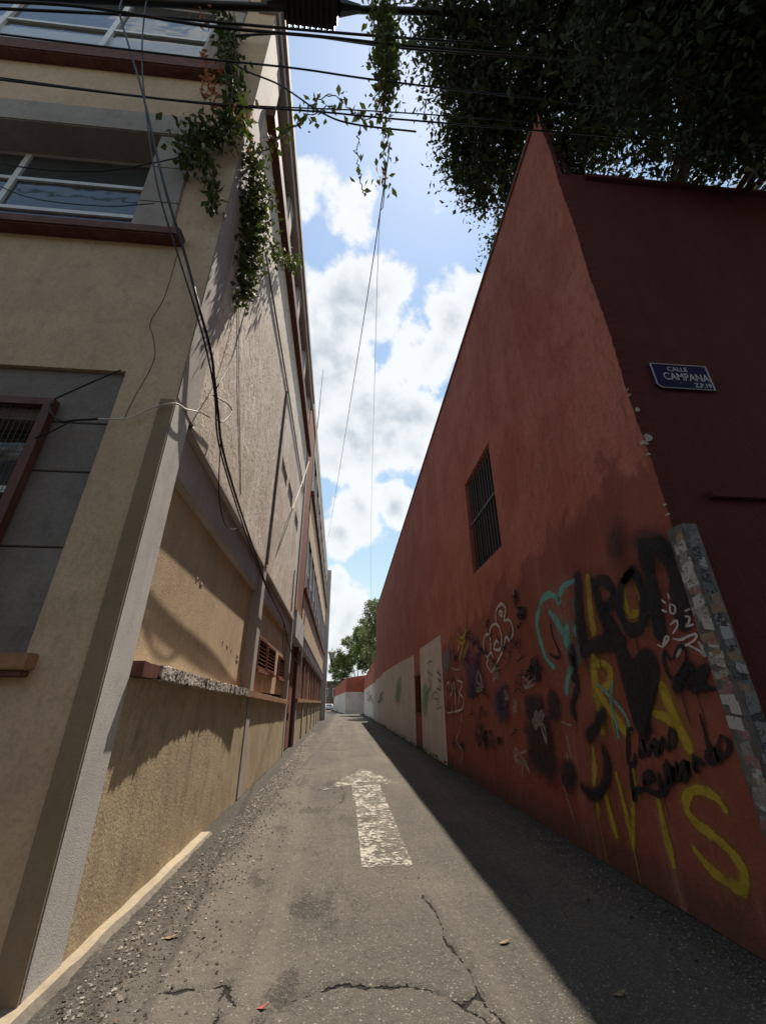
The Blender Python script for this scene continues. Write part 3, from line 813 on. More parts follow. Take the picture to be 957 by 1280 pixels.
# far bay
fine_lwall('far_dado', 'dado_plaster', 19.3, 48, 0.0, 1.62, -0.06)
for k in range(8):
    y = 19.3 + k * 3.95
    lpart('dado_pier', 'beam_plaster', y, y + 0.3, 0.0, 1.6, -0.1, 0.0)
lpart('ledge', 'ledge_paint', 19.3, 48, 1.62, 1.78, -0.3, 0.05, bevel=0.01)
y = 19.35; k = 0
while y < 47.6:
    wdt = 0.55 + 0.25 * random.random()
    lpart('shutter_plank', 'plank_brown_pale' if random.random() < 0.3 else 'plank_brown', y, y + wdt - 0.03, 1.79, 3.78, -0.3, -0.12 + random.uniform(-0.03, 0.05))
    y += wdt; k += 1
lpart('shutter_backing', 'dark_void', 19.3, 48, 1.79, 3.8, -0.36, -0.31)
lpart('beam', 'beam_plaster', 19.35, 48, 3.8, 4.5, -0.3, -0.04)
lpart('string_course', 'pale_panel', 19.45, 48, 4.44, 4.55, -0.3, 0.09)
for k in range(24):
    y = 19.9 + k * 1.18
    lpart('beam_block', 'pale_panel', y, y + 0.18, 3.85, 4.43, -0.05, 0.07)
fine_lwall('far_wall', 'tan_plaster', 19.3, 48, 4.5, 6.4, 0.0)
fine_lwall('far_wall', 'tan_plaster', 19.3, 48, 9.4, 11.6, 0.0)
fine_lwall('far_wall', 'grey_concrete', 19.3, 48, 14.4, 15.36, 0.0)
lpart('window_sill', 'sill_red', 19.3, 48, 6.4, 6.58, -0.3, 0.12)
lpart('window_sill', 'sill_red', 19.3, 48, 11.6, 11.8, -0.3, 0.14)
for z0, z1 in ((6.59, 9.4), (11.81, 14.4)):
    for k in range(10):
        y = 19.4 + k * 2.86
        lpart('window_pier', 'grey_concrete', y, y + 0.45, z0, z1, -0.3, 0.0)
        fr = MB()
        for yy in (y + 0.45, y + 1.6, y + 2.78): lbox(fr, yy, yy + 0.07, z0, z1, -0.2, -0.06)
        lbox(fr, y + 0.53, y + 1.59, z0 + 1.2, z0 + 1.27, -0.2, -0.07); lbox(fr, y + 1.68, y + 2.77, z0 + 1.2, z0 + 1.27, -0.2, -0.07)
        fo = fr.build('window_frame', 'white_frame', LB)
        for a, b in ((0.52, 1.6), (1.67, 2.78)):
            lpart('pane', 'frosted_pane' if (k + (a > 1)) % 3 == 0 else 'window_glass', y + a, y + b, z0, z1, -0.16, -0.14, parent=fo)
lpart('end_pilaster', 'pilaster_concrete', 48.0, 49.4, 0.0, TOPZ, -0.5, 0.45)
# chips in the ochre panel and a long hairline crack on the facade
for y, z, a, b in ((5.55, 3.12, 0.05, 0.035), (5.72, 3.10, 0.10, 0.03), (7.3, 2.52, 0.05, 0.03), (7.6, 2.5, 0.09, 0.03), (7.95, 2.47, 0.05, 0.03), (8.4, 2.42, 0.16, 0.03), (8.42, 2.34, 0.16, 0.03)):
    lpart('broken_plaster', 'bare_plaster', y, y + a, z, z + b, -0.21, -0.19)
c = MB(); c.tube(spline([(-2.32, FY - 0.002, 6.75), (-2.30, FY - 0.002, 5.93), (-2.36, FY - 0.002, 5.5), (-2.28, FY - 0.002, 5.28), (-2.19, FY - 0.002, 4.93), (-2.27, FY - 0.002, 4.38), (-2.29, FY - 0.002, 4.16)], 5), 0.005, 4); c.build('hairline_wire', 'cable_grey', LB)
# conduits on the wall
c = MB(); c.tube([LP(5.3, 9.72, 0.03), LP(10, 9.8, 0.03), LP(15.5, 9.7, 0.03)], 0.022, 6); c.build('conduit', 'conduit_grey', LB)
c = MB(); c.tube([LP(9.2, 9.6, 0.03), LP(9.2, 4.5, 0.03)], 0.03, 6); c.build('conduit', 'conduit_grey', LB)
c = MB(); c.tube([LP(19.45, 1.8, 0.08), LP(19.45, 5.4, 0.08)], 0.04, 6); c.build('conduit', 'cable_white', LB)
c = MB(); c.tube([LP(4.3, 7.6, 0.012), LP(5.3, 6.1, 0.012), LP(6.3, 4.8, 0.006)], 0.005, 4); c.build('thin_cable', 'cable_grey', LB)
c = MB(); c.tube([LP(14.6, 6.0, 0.03), LP(14.6, 4.5, 0.03)], 0.022, 6); c.build('conduit', 'conduit_grey', LB)
c = MB(); c.tube([(-1.81, 14.0, 10.3), (-1.75, 12.2, 8.3), (-1.76, 10.9, 6.75), LP(11.6, 6.6, 0.0)], 0.013, 6); c.build('flag_pole', 'cable_white', LB)
c = MB(); c.tube([LP(20, 16.1, 0), LP(20, 21, 0.12)], 0.03, 5, r1=0.012); c.build('roof_antenna', 'cable_grey', LB)

# ================================================================== RED BUILDING
XR, YR, ZR = 2.93, 3.22, 10.8
RB = thing('red_building', 'tall dark red plaster building with graffiti on the right of the alley', 'building', (6, 10, 0))
def RP(y, z, d=0.0): return (XR + d, y, z)
rw = MB()
win = (7.30, 9.27, 4.40, 6.85); slot = (17.45, 18.88, 1.25, 2.62)
us = [3.36, 3.8, 7.30, 9.27, 13.28, 17.45, 18.88, 30.0, 44.6]; vs = [0.0, 1.25, 2.62, 4.40, 6.85, 8.5, 10.4, ZR]
pane_wall(rw, us, vs, [win, slot], lambda u, v, d: RP(u, v, d), 0.20)
# ragged corner strip between the alley face and the street face
zs = np.arange(0, ZR - 0.3, 0.06)
cy = [YR + 0.012 * math.sin(z * 3.1) + random.uniform(-0.008, 0.008) for z in zs]
for k in range(len(zs) - 1):
    z0, z1 = zs[k], zs[k + 1]
    rw.face([RP(cy[k], z0), RP(3.36, z0), RP(3.36, z1), RP(cy[k + 1], z1)])
zl = float(zs[-1])
rw.face([RP(cy[-1], zl), RP(3.36, zl), RP(3.36, 10.55), RP(3.50, ZR), RP(3.395, ZR + 0.22), RP(3.325, 10.50), RP(3.29, zl)][:2] + [RP(3.36, ZR), RP(3.37, ZR + 0.20), RP(3.30, 10.52)])   # two pointed tips with a notch between
rw.face([RP(cy[-1], zl), RP(3.30, 10.52), RP(YR - 0.01, 10.86)])
alley_wall = rw.build('alley_wall', 'red_plaster', RB)
fwl = MB()
for k in range(len(zs) - 1):
    z0, z1 = zs[k], zs[k + 1]
    wa, wb = (0.2 if q < 9.0 else 0.09 for q in (z0, z1))
    fwl.face([(XR, cy[k], z0), (XR, cy[k + 1], z1), (XR + wb, YR, z1), (XR + wa, YR, z0)])
fwl.face([(XR + 0.2, YR, 0), (XR + 0.2, YR, 9.0), (16, YR, 9.0), (16, YR, 0)])
fwl.face([(XR, cy[-1], zl), (XR, YR - 0.01, 10.86), (XR + 0.09, YR, zl)])
fwl.build('street_wall', 'red_facade_shaded', RB)
b = MB(); b.box(XR + 0.45, 16, YR + 0.4, YR + 0.45, 0, 8.8); b.box(XR + 0.40, XR + 0.45, YR + 0.4, 44.6, 0, 10.7); b.build('inner_wall', 'red_facade_shaded', RB)
b = MB(); b.box(XR - 0.035, XR + 0.42, 3.45, 44.6, ZR, ZR + 0.09); b.build('wall_coping', 'sill_red', RB)
b = MB(); b.box(3.35, 16, YR - 0.06, YR + 0.42, 8.86, 8.95); b.build('string_course', 'red_facade_shaded', RB, bevel=0.01)
b = MB(); b.box(3.40, 16, YR - 0.05, YR - 0.001, 3.38, 3.46); b.build('door_canopy', 'red_facade_shaded', RB, bevel=0.01)
b = MB(); b.box(XR + 0.02, XR + 0.45, 44.55, 44.65, 0, ZR); b.build('wall_end', 'red_plaster', RB)
# barred window
ww = MB()
y0, y1, z0, z1 = win
ww.box(XR + 0.19, XR + 0.23, y0, y1, z0, z1)
bwin = ww.build('barred_window', 'dark_void', RB)
for k in range(4):
    a = y0 + 0.06 + k * 0.48
    m = MB(); m.box(XR + 0.15, XR + 0.185, a, a + 0.42, z0 + 0.05, z1 - 0.05); m.build('dark_fill_board', 'dark_fill', bwin)  # boards added to stand in for the dark room behind the bars
for k in range(11):
    m = MB(); yy = y0 + 0.12 + k * (y1 - y0 - 0.24) / 10
    m.tube([(XR + 0.07, yy, z0), (XR + 0.07, yy, z1)], 0.016, 6); m.build('bar', 'iron_black', bwin)
for zz_ in (5.62,):
    m = MB(); m.box(XR + 0.035, XR + 0.05, y0, y1, zz_, zz_ + 0.05); m.build('cross_bar', 'iron_black', bwin)
m = MB(); m.box(XR + 0.19, XR + 0.23, slot[0], slot[1], slot[2], slot[3])
so_ = m.build('wall_niche', 'dark_void', RB)
m = MB(); m.box(XR - 0.05, XR + 0.15, slot[0] - 0.06, slot[1] + 0.06, slot[2] - 0.045, slot[2] - 0.002); m.build('niche_sill', 'iron_black', so_)
m = MB(); m.box(XR - 0.05, XR + 0.15, slot[0] - 0.06, slot[1] + 0.06, slot[3] + 0.002, slot[3] + 0.04); m.build('niche_head', 'iron_black', so_)
# white painted patches, laid a few millimetres proud
def patch(pts):
    m = MB(); n = len(pts)
    m.face([(XR - 0.003, y, z) for y, z in pts][::-1])
    for i in range(n):
        (a, b_), (c_, d_) = pts[i], pts[(i + 1) % n]
        m.face([(XR, a, b_), (XR - 0.003, a, b_), (XR - 0.003, c_, d_), (XR, c_, d_)])
    return m.build('white_paint_patch', 'white_patch', alley_wall)
patch([(13.28, 0.0), (17.38, 0.0), (17.36, 3.62), (13.3, 3.58)])
patch([(18.95, 0.0), (44.6, 0.0), (44.6, 3.75), (38, 3.7), (36, 3.85), (31, 3.8), (26, 3.72), (18.93, 3.55)])
# spots where the plaster has broken away at the corner
for z, r, dx in ((4.42, 0.028, 0.035), (4.06, 0.05, 0.05), (4.0, 0.035, 0.0), (4.62, 0.014, 0.0), (4.7, 0.010, 0.0), (3.86, 0.016, 0.0), (3.2, 0.012, 0.0), (3.3, 0.011, 0.0)):
    m = MB()
    pts = [(XR + dx + r * random.uniform(0.7, 1.15) * math.cos(a), YR - 0.012, z + r * random.uniform(0.7, 1.15) * math.sin(a)) for a in np.linspace(0, 2 * math.pi, 11)[:-1]]
    m.face(pts)
    for i in range(10):
        p, q = pts[i], pts[(i + 1) % 10]
        m.face([q, p, (p[0], YR + 0.02, p[2]), (q[0], YR + 0.02, q[2])])
    m.build('broken_plaster', 'bare_plaster', RB)

GRAFFITI={
 'graffiti_teal_heart':[
  ('teal',0.1,0.12,[(5,3.064),(5.28,3.063),(5.447,2.979),(5.495,2.892),(5.545,2.965),(5.714,3.051),(5.983,3.029),(6.204,2.859),(6.3,2.68),(6.251,2.443),(6.162,2.212),(5.972,2.063)]),
  ('teal',0.12,0.2,[(5.803,2.818),(5.661,2.664),(5.541,2.486),(5.428,2.353)]),
  ('teal',0.16,0.3,[(5.403,2.526),(5.477,2.409),(5.5,2.313)]),
  ('teal',0.14,0.35,[(5.193,2.504),(5.213,2.42)]),
  ('tealpale',0.16,0.4,[(5.13,2.817),(5.052,2.635),(5.075,2.384),(5.259,2.157),(5.495,1.974)]),
  ('teal',0.1,0.2,[(5.477,2.02),(5.625,1.903),(5.726,1.733)]),
  ('black',0.05,0.2,[(5.837,2.732),(5.845,2.497),(5.783,2.348),(5.724,2.204),(5.847,2.182),(6.021,2.252)]),
 ],
 'graffiti_yellow_letters':[
  ('yellow',0.12,0.15,[(4.684,3.019),(4.769,2.673),(4.826,2.303)]),
  ('yellow',0.1,0.2,[(4.543,2.448),(4.466,2.364),(4.407,2.272)]),
  ('yellow',0.1,0.25,[(4.054,2.767),(4.136,2.62),(4.096,2.449)]),
  ('yellow',0.1,0.25,[(4.082,2.433),(3.915,2.439)]),
  ('yellow',0.08,0.25,[(3.852,2.739),(3.857,2.581),(3.879,2.432)]),
  ('yellow',0.08,0.25,[(3.781,2.437),(3.777,2.313),(3.785,2.206)]),
  ('yellow',0.15,0.35,[(4.914,2.123),(4.976,1.898),(5.01,1.677),(5.017,1.462),(5.044,1.304)]),
  ('yellow',0.11,0.25,[(4.959,2.011),(4.765,2.024),(4.65,1.933),(4.727,1.804),(4.909,1.729),(5.053,1.677)]),
  ('yellow',0.13,0.25,[(4.988,1.731),(4.807,1.544),(4.611,1.324)]),
  ('yellow',0.13,0.25,[(3.899,1.748),(3.853,1.555),(3.8,1.349)]),
  ('yellow',0.1,0.2,[(4.09,1.513),(3.979,1.49),(3.85,1.448)]),
  ('yellow',0.12,0.25,[(3.895,1.692),(3.829,1.462),(3.768,1.25)]),
  ('yellow',0.09,0.25,[(5.317,1.114),(5.364,0.927),(5.451,0.737)]),
  ('yellow',0.1,0.4,[(5.237,0.721),(5.214,0.537),(5.18,0.33)]),
  ('yellow',0.07,0.5,[(5.424,0.642),(5.48,0.437)]),
  ('yellow',0.07,0.25,[(4.941,0.919),(4.911,0.662),(4.903,0.322)]),
  ('yellow',0.075,0.25,[(4.619,1.017),(4.744,0.693),(4.904,0.302)]),
  ('yellow',0.08,0.2,[(4.335,0.837),(4.344,0.611),(4.341,0.309)]),
  ('yellow',0.085,0.2,[(3.567,0.867),(3.623,0.934),(3.779,0.96),(3.932,0.895),(3.988,0.795),(3.914,0.704),(3.733,0.646),(3.603,0.57),(3.56,0.479),(3.623,0.38),(3.73,0.376),(3.86,0.402),(3.943,0.446),(4.013,0.502)]),
 ],
 'graffiti_teal_cross':[
  ('teal',0.045,0.2,[(4.953,1.818),(4.755,1.673),(4.549,1.498),(4.518,1.346)]),
  ('teal',0.045,0.2,[(4.633,1.831),(4.751,1.621),(4.742,1.469),(4.752,1.272)]),
 ],
 'graffiti_black_lettering':[
  ('black',0.17,0.3,[(4.895,3.079),(5.028,2.63),(5.093,2.186)]),
  ('black',0.13,0.2,[(4.587,2.943),(4.563,2.659),(4.518,2.26)]),
  ('black',0.11,0.2,[(4.604,2.9),(4.389,2.894),(4.267,2.737),(4.37,2.602),(4.587,2.598)]),
  ('black',0.1,0.2,[(4.507,2.602),(4.413,2.397),(4.342,2.249)]),
  ('black',0.16,0.3,[(5.122,2.189),(4.791,2.225),(4.3,2.217)]),
  ('black',0.11,0.25,[(3.891,2.846),(4.088,2.762),(4.218,2.555),(4.189,2.359),(4.08,2.284),(3.925,2.339),(3.822,2.522),(3.821,2.717),(3.891,2.846),(4.044,2.792)]),
  ('black',0.16,0.2,[(3.619,3.044),(3.66,2.686),(3.731,2.21)]),
  ('black',0.16,0.2,[(3.602,3.011),(3.432,2.974),(3.343,2.779),(3.366,2.534),(3.417,2.228)]),
  ('blacksoft',0.28,0.5,[(3.893,3.387),(3.956,3.2),(4.032,2.99)]),
  ('blacksoft',0.25,0.5,[(3.64,3.108),(3.439,3.043),(3.303,2.876)]),
  ('black',0.1,0.25,[(5.348,2.262),(5.368,2.043),(5.449,2.176)]),
  ('black',0.06,0.2,[(5.392,1.983),(5.492,1.896),(5.376,1.86),(5.379,1.967)]),
  ('black',0.09,0.4,[(5.4,1.801),(5.622,1.564),(5.603,1.446)]),
 ],
 'graffiti_solid_heart':[
  ('black',0,0.2,[(4.485,2.079),(4.411,2.192),(4.287,2.194),(4.198,2.046),(3.965,2.128),(3.825,2.025),(3.849,1.834),(3.985,1.64),(4.167,1.441),(4.329,1.246),(4.436,1.316),(4.463,1.5),(4.488,1.845)]),
  ('black',0.14,0.3,[(4.181,1.698),(4.256,1.469),(4.292,1.334)]),
 ],
 'graffiti_white_doodle':[
  ('white',0.022,0.1,[(3.585,2.48),(3.547,2.448)]),
  ('white',0.022,0.1,[(3.485,2.516),(3.489,2.477)]),
  ('white',0.022,0.1,[(3.497,2.425),(3.45,2.391),(3.475,2.339),(3.52,2.355),(3.497,2.425)]),
  ('white',0.022,0.1,[(3.612,2.39),(3.563,2.368)]),
  ('white',0.022,0.1,[(3.35,2.33),(3.298,2.337)]),
  ('white',0.022,0.1,[(3.367,2.289),(3.325,2.272),(3.358,2.228),(3.395,2.209),(3.309,2.209)]),
  ('white',0.022,0.1,[(3.562,2.252),(3.484,2.273),(3.484,2.228),(3.563,2.173)]),
  ('white',0.022,0.1,[(3.793,2.102),(3.732,2.083),(3.669,2.155),(3.624,2.144),(3.716,2.081)]),
  ('white',0.022,0.1,[(3.581,2.131),(3.497,2.109),(3.416,2.123),(3.314,2.13),(3.345,2.088),(3.459,2.056)]),
  ('white',0.022,0.1,[(3.6,1.973),(3.593,2.011),(3.521,2.036),(3.6,1.973)]),
  ('white',0.022,0.1,[(3.43,2.057),(3.339,2.005),(3.285,1.955),(3.314,2.063),(3.279,2.018)]),
 ],
 'graffiti_thin_heart':[
  ('black',0.035,0.15,[(3.686,1.955),(3.725,2.037),(3.78,1.919),(3.721,1.795),(3.548,1.9),(3.479,2.01),(3.533,2.059),(3.651,1.963)]),
 ],
 'graffiti_dark_crosses':[
  ('black',0.09,0.25,[(3.714,1.721),(3.588,1.82),(3.479,1.885)]),
  ('black',0.07,0.25,[(3.662,1.803),(3.574,1.747)]),
  ('black',0.08,0.25,[(3.487,1.885),(3.442,1.792),(3.396,1.712)]),
  ('black',0.09,0.25,[(3.516,1.715),(3.394,1.809),(3.319,1.863)]),
  ('black',0.035,0.2,[(3.572,1.717),(3.405,1.721),(3.284,1.704)]),
 ],
 'graffiti_black_signature':[
  ('black',0.05,0.15,[(4.475,1.369),(4.548,1.342),(4.611,1.199),(4.665,1.057),(4.588,1.043),(4.52,1.139)]),
  ('black',0.045,0.15,[(4.39,1.284),(4.448,1.124),(4.348,1.199),(4.35,1.286),(4.332,1.147),(4.23,1.263)]),
  ('black',0.045,0.15,[(4.225,1.231),(4.201,1.16),(4.134,1.239),(4.165,1.289),(4.227,1.227)]),
  ('black',0.04,0.15,[(4.106,1.282),(4.143,1.176),(4.055,1.307),(4.043,1.216)]),
  ('black',0.04,0.15,[(4.009,1.219),(3.93,1.386),(3.878,1.359),(3.926,1.266),(3.984,1.241)]),
  ('black',0.055,0.15,[(4.644,1.036),(4.676,0.877),(4.708,0.721),(4.645,0.806),(4.451,0.858)]),
  ('black',0.06,0.15,[(4.473,0.897),(4.319,0.96),(4.353,1.007),(4.45,0.952),(4.459,0.857),(4.317,0.84),(4.2,0.879)]),
  ('black',0.07,0.15,[(4.232,1.003),(4.231,0.884),(4.141,0.956),(4.117,1.078)]),
  ('black',0.055,0.15,[(4.082,1.122),(4.126,0.939),(4.015,1.09),(4.05,0.97),(3.942,1.118),(3.971,0.991)]),
  ('black',0.055,0.15,[(3.855,1.147),(3.929,1.062),(3.929,1.006),(3.834,1.093),(3.82,1.16),(3.831,1.048)]),
  ('black',0.05,0.15,[(3.73,1.207),(3.744,1.095),(3.699,1.182),(3.645,1.152)]),
  ('black',0.03,0.15,[(3.522,1.52),(3.53,1.361),(3.564,1.162)]),
  ('black',0.05,0.15,[(3.496,1.292),(3.576,1.222),(3.56,1.171),(3.476,1.224),(3.474,1.285),(3.466,1.19)]),
  ('black',0.04,0.15,[(3.381,1.362),(3.441,1.288),(3.425,1.229),(3.346,1.279),(3.328,1.348),(3.377,1.371)]),
  ('black',0.12,0.35,[(4.949,1.501),(5.136,1.363),(5.349,1.244)]),
  ('black',0.1,0.35,[(5.076,1.147),(5.066,0.963),(5.259,0.73),(5.511,0.627),(5.721,0.675)]),
 ],
 'graffiti_dark_smear':[
  ('smear',0,0.5,[(7.255,1.474),(6.974,1.534),(6.568,1.608),(6.328,1.557),(6.21,1.443),(6.227,1.003),(6.209,0.766),(6.421,0.502),(6.804,0.531),(7.315,0.623),(7.432,0.855)]),
  ('smear',0,0.5,[(6.252,0.94),(5.885,0.977),(5.721,0.83),(5.866,0.54),(6.131,0.522),(6.307,0.607)]),
  ('smear',0,0.5,[(6.284,1.755),(6.107,1.825),(5.875,1.699),(5.93,1.424),(6.186,1.323),(6.385,1.41)]),
  ('smear',0,0.5,[(7.203,1.72),(6.774,1.767),(6.395,1.707),(6.51,1.407),(7.21,1.386)]),
  ('whitefaint',0.03,0.2,[(5.974,1.372),(5.709,1.343)]),
  ('whitefaint',0.03,0.2,[(5.884,1.24),(5.867,1.109),(5.857,0.966)]),
  ('whitefaint',0.03,0.2,[(6.259,0.73),(6.167,0.516),(6.072,0.303)]),
  ('whitefaint',0.03,0.2,[(6.613,1.608),(6.647,1.398)]),
  ('whitefaint',0.03,0.2,[(5.973,1.012),(5.921,0.804)]),
 ],
 'graffiti_white_bubble_letters':[
  ('white',0.06,0.12,[(8.63,2.174),(8.864,2.336),(8.737,2.453),(8.912,2.526),(8.956,2.741),(8.811,2.896),(8.582,2.901),(8.468,2.773),(8.501,2.612)]),
  ('white',0.06,0.12,[(8.495,2.629),(8.47,2.941),(8.211,3.041),(7.923,2.971),(7.827,2.739),(7.989,2.546),(8.312,2.59),(8.156,2.713),(7.992,2.657)]),
  ('white',0.06,0.12,[(8.05,3.014),(7.963,3.262),(7.636,3.332),(7.443,3.191),(7.591,3.029),(7.307,2.961),(7.228,2.751),(7.426,2.633),(7.608,2.708),(7.805,2.515)]),
  ('white',0.06,0.12,[(7.79,3.227),(7.639,3.179),(7.692,3.118),(7.808,3.176)]),
  ('white',0.06,0.12,[(8.607,2.173),(8.305,2.291),(7.865,2.488)]),
  ('white',0.06,0.12,[(8.773,2.457),(8.525,2.542),(8.427,2.424)]),
 ],
 'graffiti_white_letters':[
  ('white',0.05,0.15,[(12.883,1.341),(12.857,1.758),(12.769,2.057),(12.412,2.133),(12.261,1.799),(11.834,2.128),(11.749,1.791),(11.792,1.452)]),
  ('white',0.05,0.15,[(11.417,2.146),(10.931,2.058),(11.276,1.849),(10.986,1.715),(11.171,1.472),(12.811,1.342)]),
  ('white',0.05,0.15,[(11.433,1.965),(11.334,1.784),(11.519,1.565)]),
  ('whitefaint',0.05,0.25,[(11.209,1.353),(11.555,0.961),(11.977,0.722),(11.383,0.523),(11.685,0.252)]),
 ],
 'graffiti_yellow_scrawl':[
  ('yellow',0.07,0.3,[(10.145,3.563),(10.4,3.1),(11.025,2.647)]),
  ('yellow',0.07,0.3,[(11.105,3.346),(10.687,3.118),(10.144,3.243)]),
  ('yellow',0.07,0.3,[(11.111,3.128),(10.636,2.986),(10.249,3.079)]),
  ('yellow',0.07,0.3,[(11.152,2.87),(10.919,2.984)]),
 ],
 'graffiti_blue_scrawl':[
  ('bluesmear',0,0.5,[(8.663,1.914),(7.85,1.98),(7.819,1.547),(8.022,1.243),(8.618,1.248),(8.827,1.608)]),
  ('bluesmear',0,0.5,[(10.624,2.455),(9.414,2.517),(9.043,2.036),(9.837,1.684),(10.755,1.775)]),
  ('navy',0.035,0.2,[(9.889,3.142),(10.15,3.082),(9.621,2.856),(9.651,3.08),(9.808,3.082),(10.038,3.184)]),
  ('navy',0.035,0.2,[(10.081,1.753),(10.029,1.97),(10.418,1.824),(10.152,1.737),(9.963,2.006),(10.216,1.803)]),
  ('navy',0.035,0.2,[(9.444,2.993),(9.256,2.686),(9.423,2.912),(9.237,2.788),(9.285,2.695),(9.461,2.875)]),
  ('navy',0.035,0.2,[(9.64,2.583),(9.213,2.633),(9.752,2.476),(9.592,2.495),(9.451,2.551),(9.124,2.57)]),
  ('navy',0.035,0.2,[(9.517,2.898),(9.751,2.751),(9.751,2.822),(9.329,2.938),(9.884,2.965),(9.475,2.768)]),
  ('navy',0.035,0.2,[(10.181,2.724),(10.307,2.644),(9.754,2.494),(9.86,2.502),(10.274,2.801),(9.688,2.554)]),
  ('navy',0.035,0.2,[(9.919,1.726),(10.062,1.951),(9.955,1.967),(10.093,1.677),(10.015,2.014),(10.228,1.964)]),
  ('navy',0.035,0.2,[(9.237,2.708),(8.883,2.556),(9.281,2.727),(9.386,2.7),(9.021,2.665),(9.432,2.589)]),
  ('navy',0.035,0.2,[(10.513,1.764),(10.047,1.799),(9.915,1.773),(10.413,1.806),(10.562,1.805),(10.465,1.632)]),
 ],
 'graffiti_black_scrawl':[
  ('black',0.03,0.2,[(6.743,2.101),(6.656,2.104),(6.707,1.98),(6.684,2.137),(6.424,2.021),(6.39,2.049)]),
  ('black',0.03,0.2,[(6.455,1.952),(6.519,2.078),(6.681,1.939),(6.427,1.918),(6.618,1.977),(6.444,1.97)]),
  ('black',0.03,0.2,[(6.546,1.998),(6.711,1.962),(6.393,2.103),(6.449,1.942),(6.496,2.116),(6.417,2.095)]),
  ('black',0.03,0.2,[(6.644,2.069),(6.456,1.982),(6.441,1.915),(6.572,2.096),(6.315,2.075),(6.339,2.058)]),
  ('black',0.03,0.2,[(6.48,1.959),(6.456,2.022),(6.541,2.003),(6.49,1.918),(6.631,1.971),(6.77,2.075)]),
  ('black',0.03,0.2,[(6.607,2.026),(6.877,2.092),(6.638,2.044),(6.966,2.002),(6.584,2.125),(6.715,2.077)]),
  ('black',0.03,0.2,[(6.693,2.099),(6.389,2.151),(6.75,2.077),(6.448,2.077),(6.641,2.024),(6.457,2.162)]),
  ('black',0.03,0.2,[(6.615,2.055),(6.567,2.059),(6.67,2.051),(6.615,2.188),(6.508,2.143),(6.529,2.037)]),
  ('black',0.03,0.2,[(6.692,2.165),(6.636,2.127),(6.591,2.248),(6.74,2.109),(6.69,2.121),(6.442,2.129)]),
  ('black',0.03,0.2,[(6.797,1.948),(6.736,1.946),(6.797,1.957),(6.592,1.995),(6.691,2.092),(6.58,2.042)]),
  ('black',0.05,0.3,[(6.685,3.053),(6.909,3.097),(6.634,3.032),(6.615,2.986),(6.734,3.015)]),
  ('black',0.05,0.3,[(6.697,3.064),(6.844,2.907),(6.909,2.982),(6.825,3.044),(6.923,3.128)]),
  ('black',0.05,0.3,[(6.632,2.891),(6.684,2.906),(6.58,3.025),(6.742,2.985),(6.779,2.895)]),
  ('black',0.05,0.3,[(6.711,2.876),(6.934,2.987),(6.726,2.927),(6.754,2.913),(6.882,2.916)]),
  ('black',0.05,0.3,[(6.817,2.976),(6.641,2.92),(6.826,3.06),(6.85,2.977),(6.62,2.874)]),
  ('black',0.018,0.2,[(7.331,2.493),(7.462,2.579),(7.6,2.458),(7.407,2.418),(7.565,2.348),(7.393,2.533)]),
  ('black',0.018,0.2,[(8.116,2.157),(8.235,2.331),(8.474,2.367),(8.475,2.179),(8.146,2.197),(8.444,2.37)]),
  ('black',0.018,0.2,[(7.932,2.19),(7.694,2.235),(7.557,2.296),(7.722,2.338),(7.89,2.387),(7.805,2.355)]),
  ('black',0.018,0.2,[(8.458,2.18),(8.247,2.209),(8.29,2.152),(8.165,2.206),(8.31,2.224),(8.22,2.256)]),
  ('black',0.018,0.2,[(7.108,2.517),(7.366,2.63),(7.077,2.569),(7.29,2.489),(7.088,2.553),(7.269,2.552)]),
  ('black',0.018,0.2,[(8.667,2.227),(8.522,2.446),(8.251,2.235),(8.52,2.332),(8.417,2.277),(8.57,2.259)]),
  ('black',0.018,0.2,[(6.378,2.131),(6.527,2.162),(6.375,2.206),(6.59,2.218),(6.331,2.263),(6.453,2.146)]),
  ('black',0.018,0.2,[(6.968,2.601),(6.926,2.497),(7.137,2.465),(6.977,2.582),(6.953,2.445),(6.933,2.444)]),
  ('black',0.018,0.2,[(6.988,2.279),(6.846,2.306),(7.186,2.252),(7.026,2.278),(6.967,2.343),(7.089,2.399)]),
  ('smear',0.09,0.5,[(9.469,1.036),(9.413,0.752),(9.561,1.079),(9.459,0.83)]),
  ('smear',0.09,0.5,[(9.43,1.512),(9.597,1.461),(9.779,1.132),(9.536,1.175)]),
  ('smear',0.09,0.5,[(9.883,1.314),(10.147,0.886),(9.913,0.95),(10.178,1.009)]),
  ('smear',0.09,0.5,[(9.586,1.105),(9.944,0.78),(9.32,1.077),(9.437,1.017)]),
  ('black',0.04,0.2,[(9.289,2.274),(9.043,2.036),(9.373,1.827),(9.017,1.748)]),
  ('whitefaint',0.025,0.2,[(7.498,1.499),(7.557,1.55),(7.564,1.575),(7.602,1.633)]),
  ('whitefaint',0.025,0.2,[(7.591,1.481),(7.617,1.517),(7.649,1.463),(7.552,1.674)]),
  ('whitefaint',0.025,0.2,[(7.612,1.476),(7.492,1.488),(7.468,1.668),(7.538,1.588)]),
  ('whitefaint',0.025,0.2,[(7.351,1.655),(7.596,1.498),(7.641,1.467),(7.559,1.562)]),
  ('whitefaint',0.02,0.2,[(6.777,1.827),(7.074,1.851),(7.008,1.877),(7.093,1.869)]),
  ('whitefaint',0.02,0.2,[(6.965,1.991),(7.052,1.969),(6.952,1.816),(6.76,1.945)]),
  ('whitefaint',0.02,0.2,[(6.56,1.977),(7.009,1.824),(6.619,1.87),(6.556,2.001)]),
  ('whitefaint',0.02,0.2,[(6.643,1.867),(6.769,1.841),(7.005,1.995),(7.01,1.932)]),
  ('whitefaint',0.02,0.2,[(6.805,1.909),(6.915,1.868),(6.679,1.856),(7.036,2.007)]),
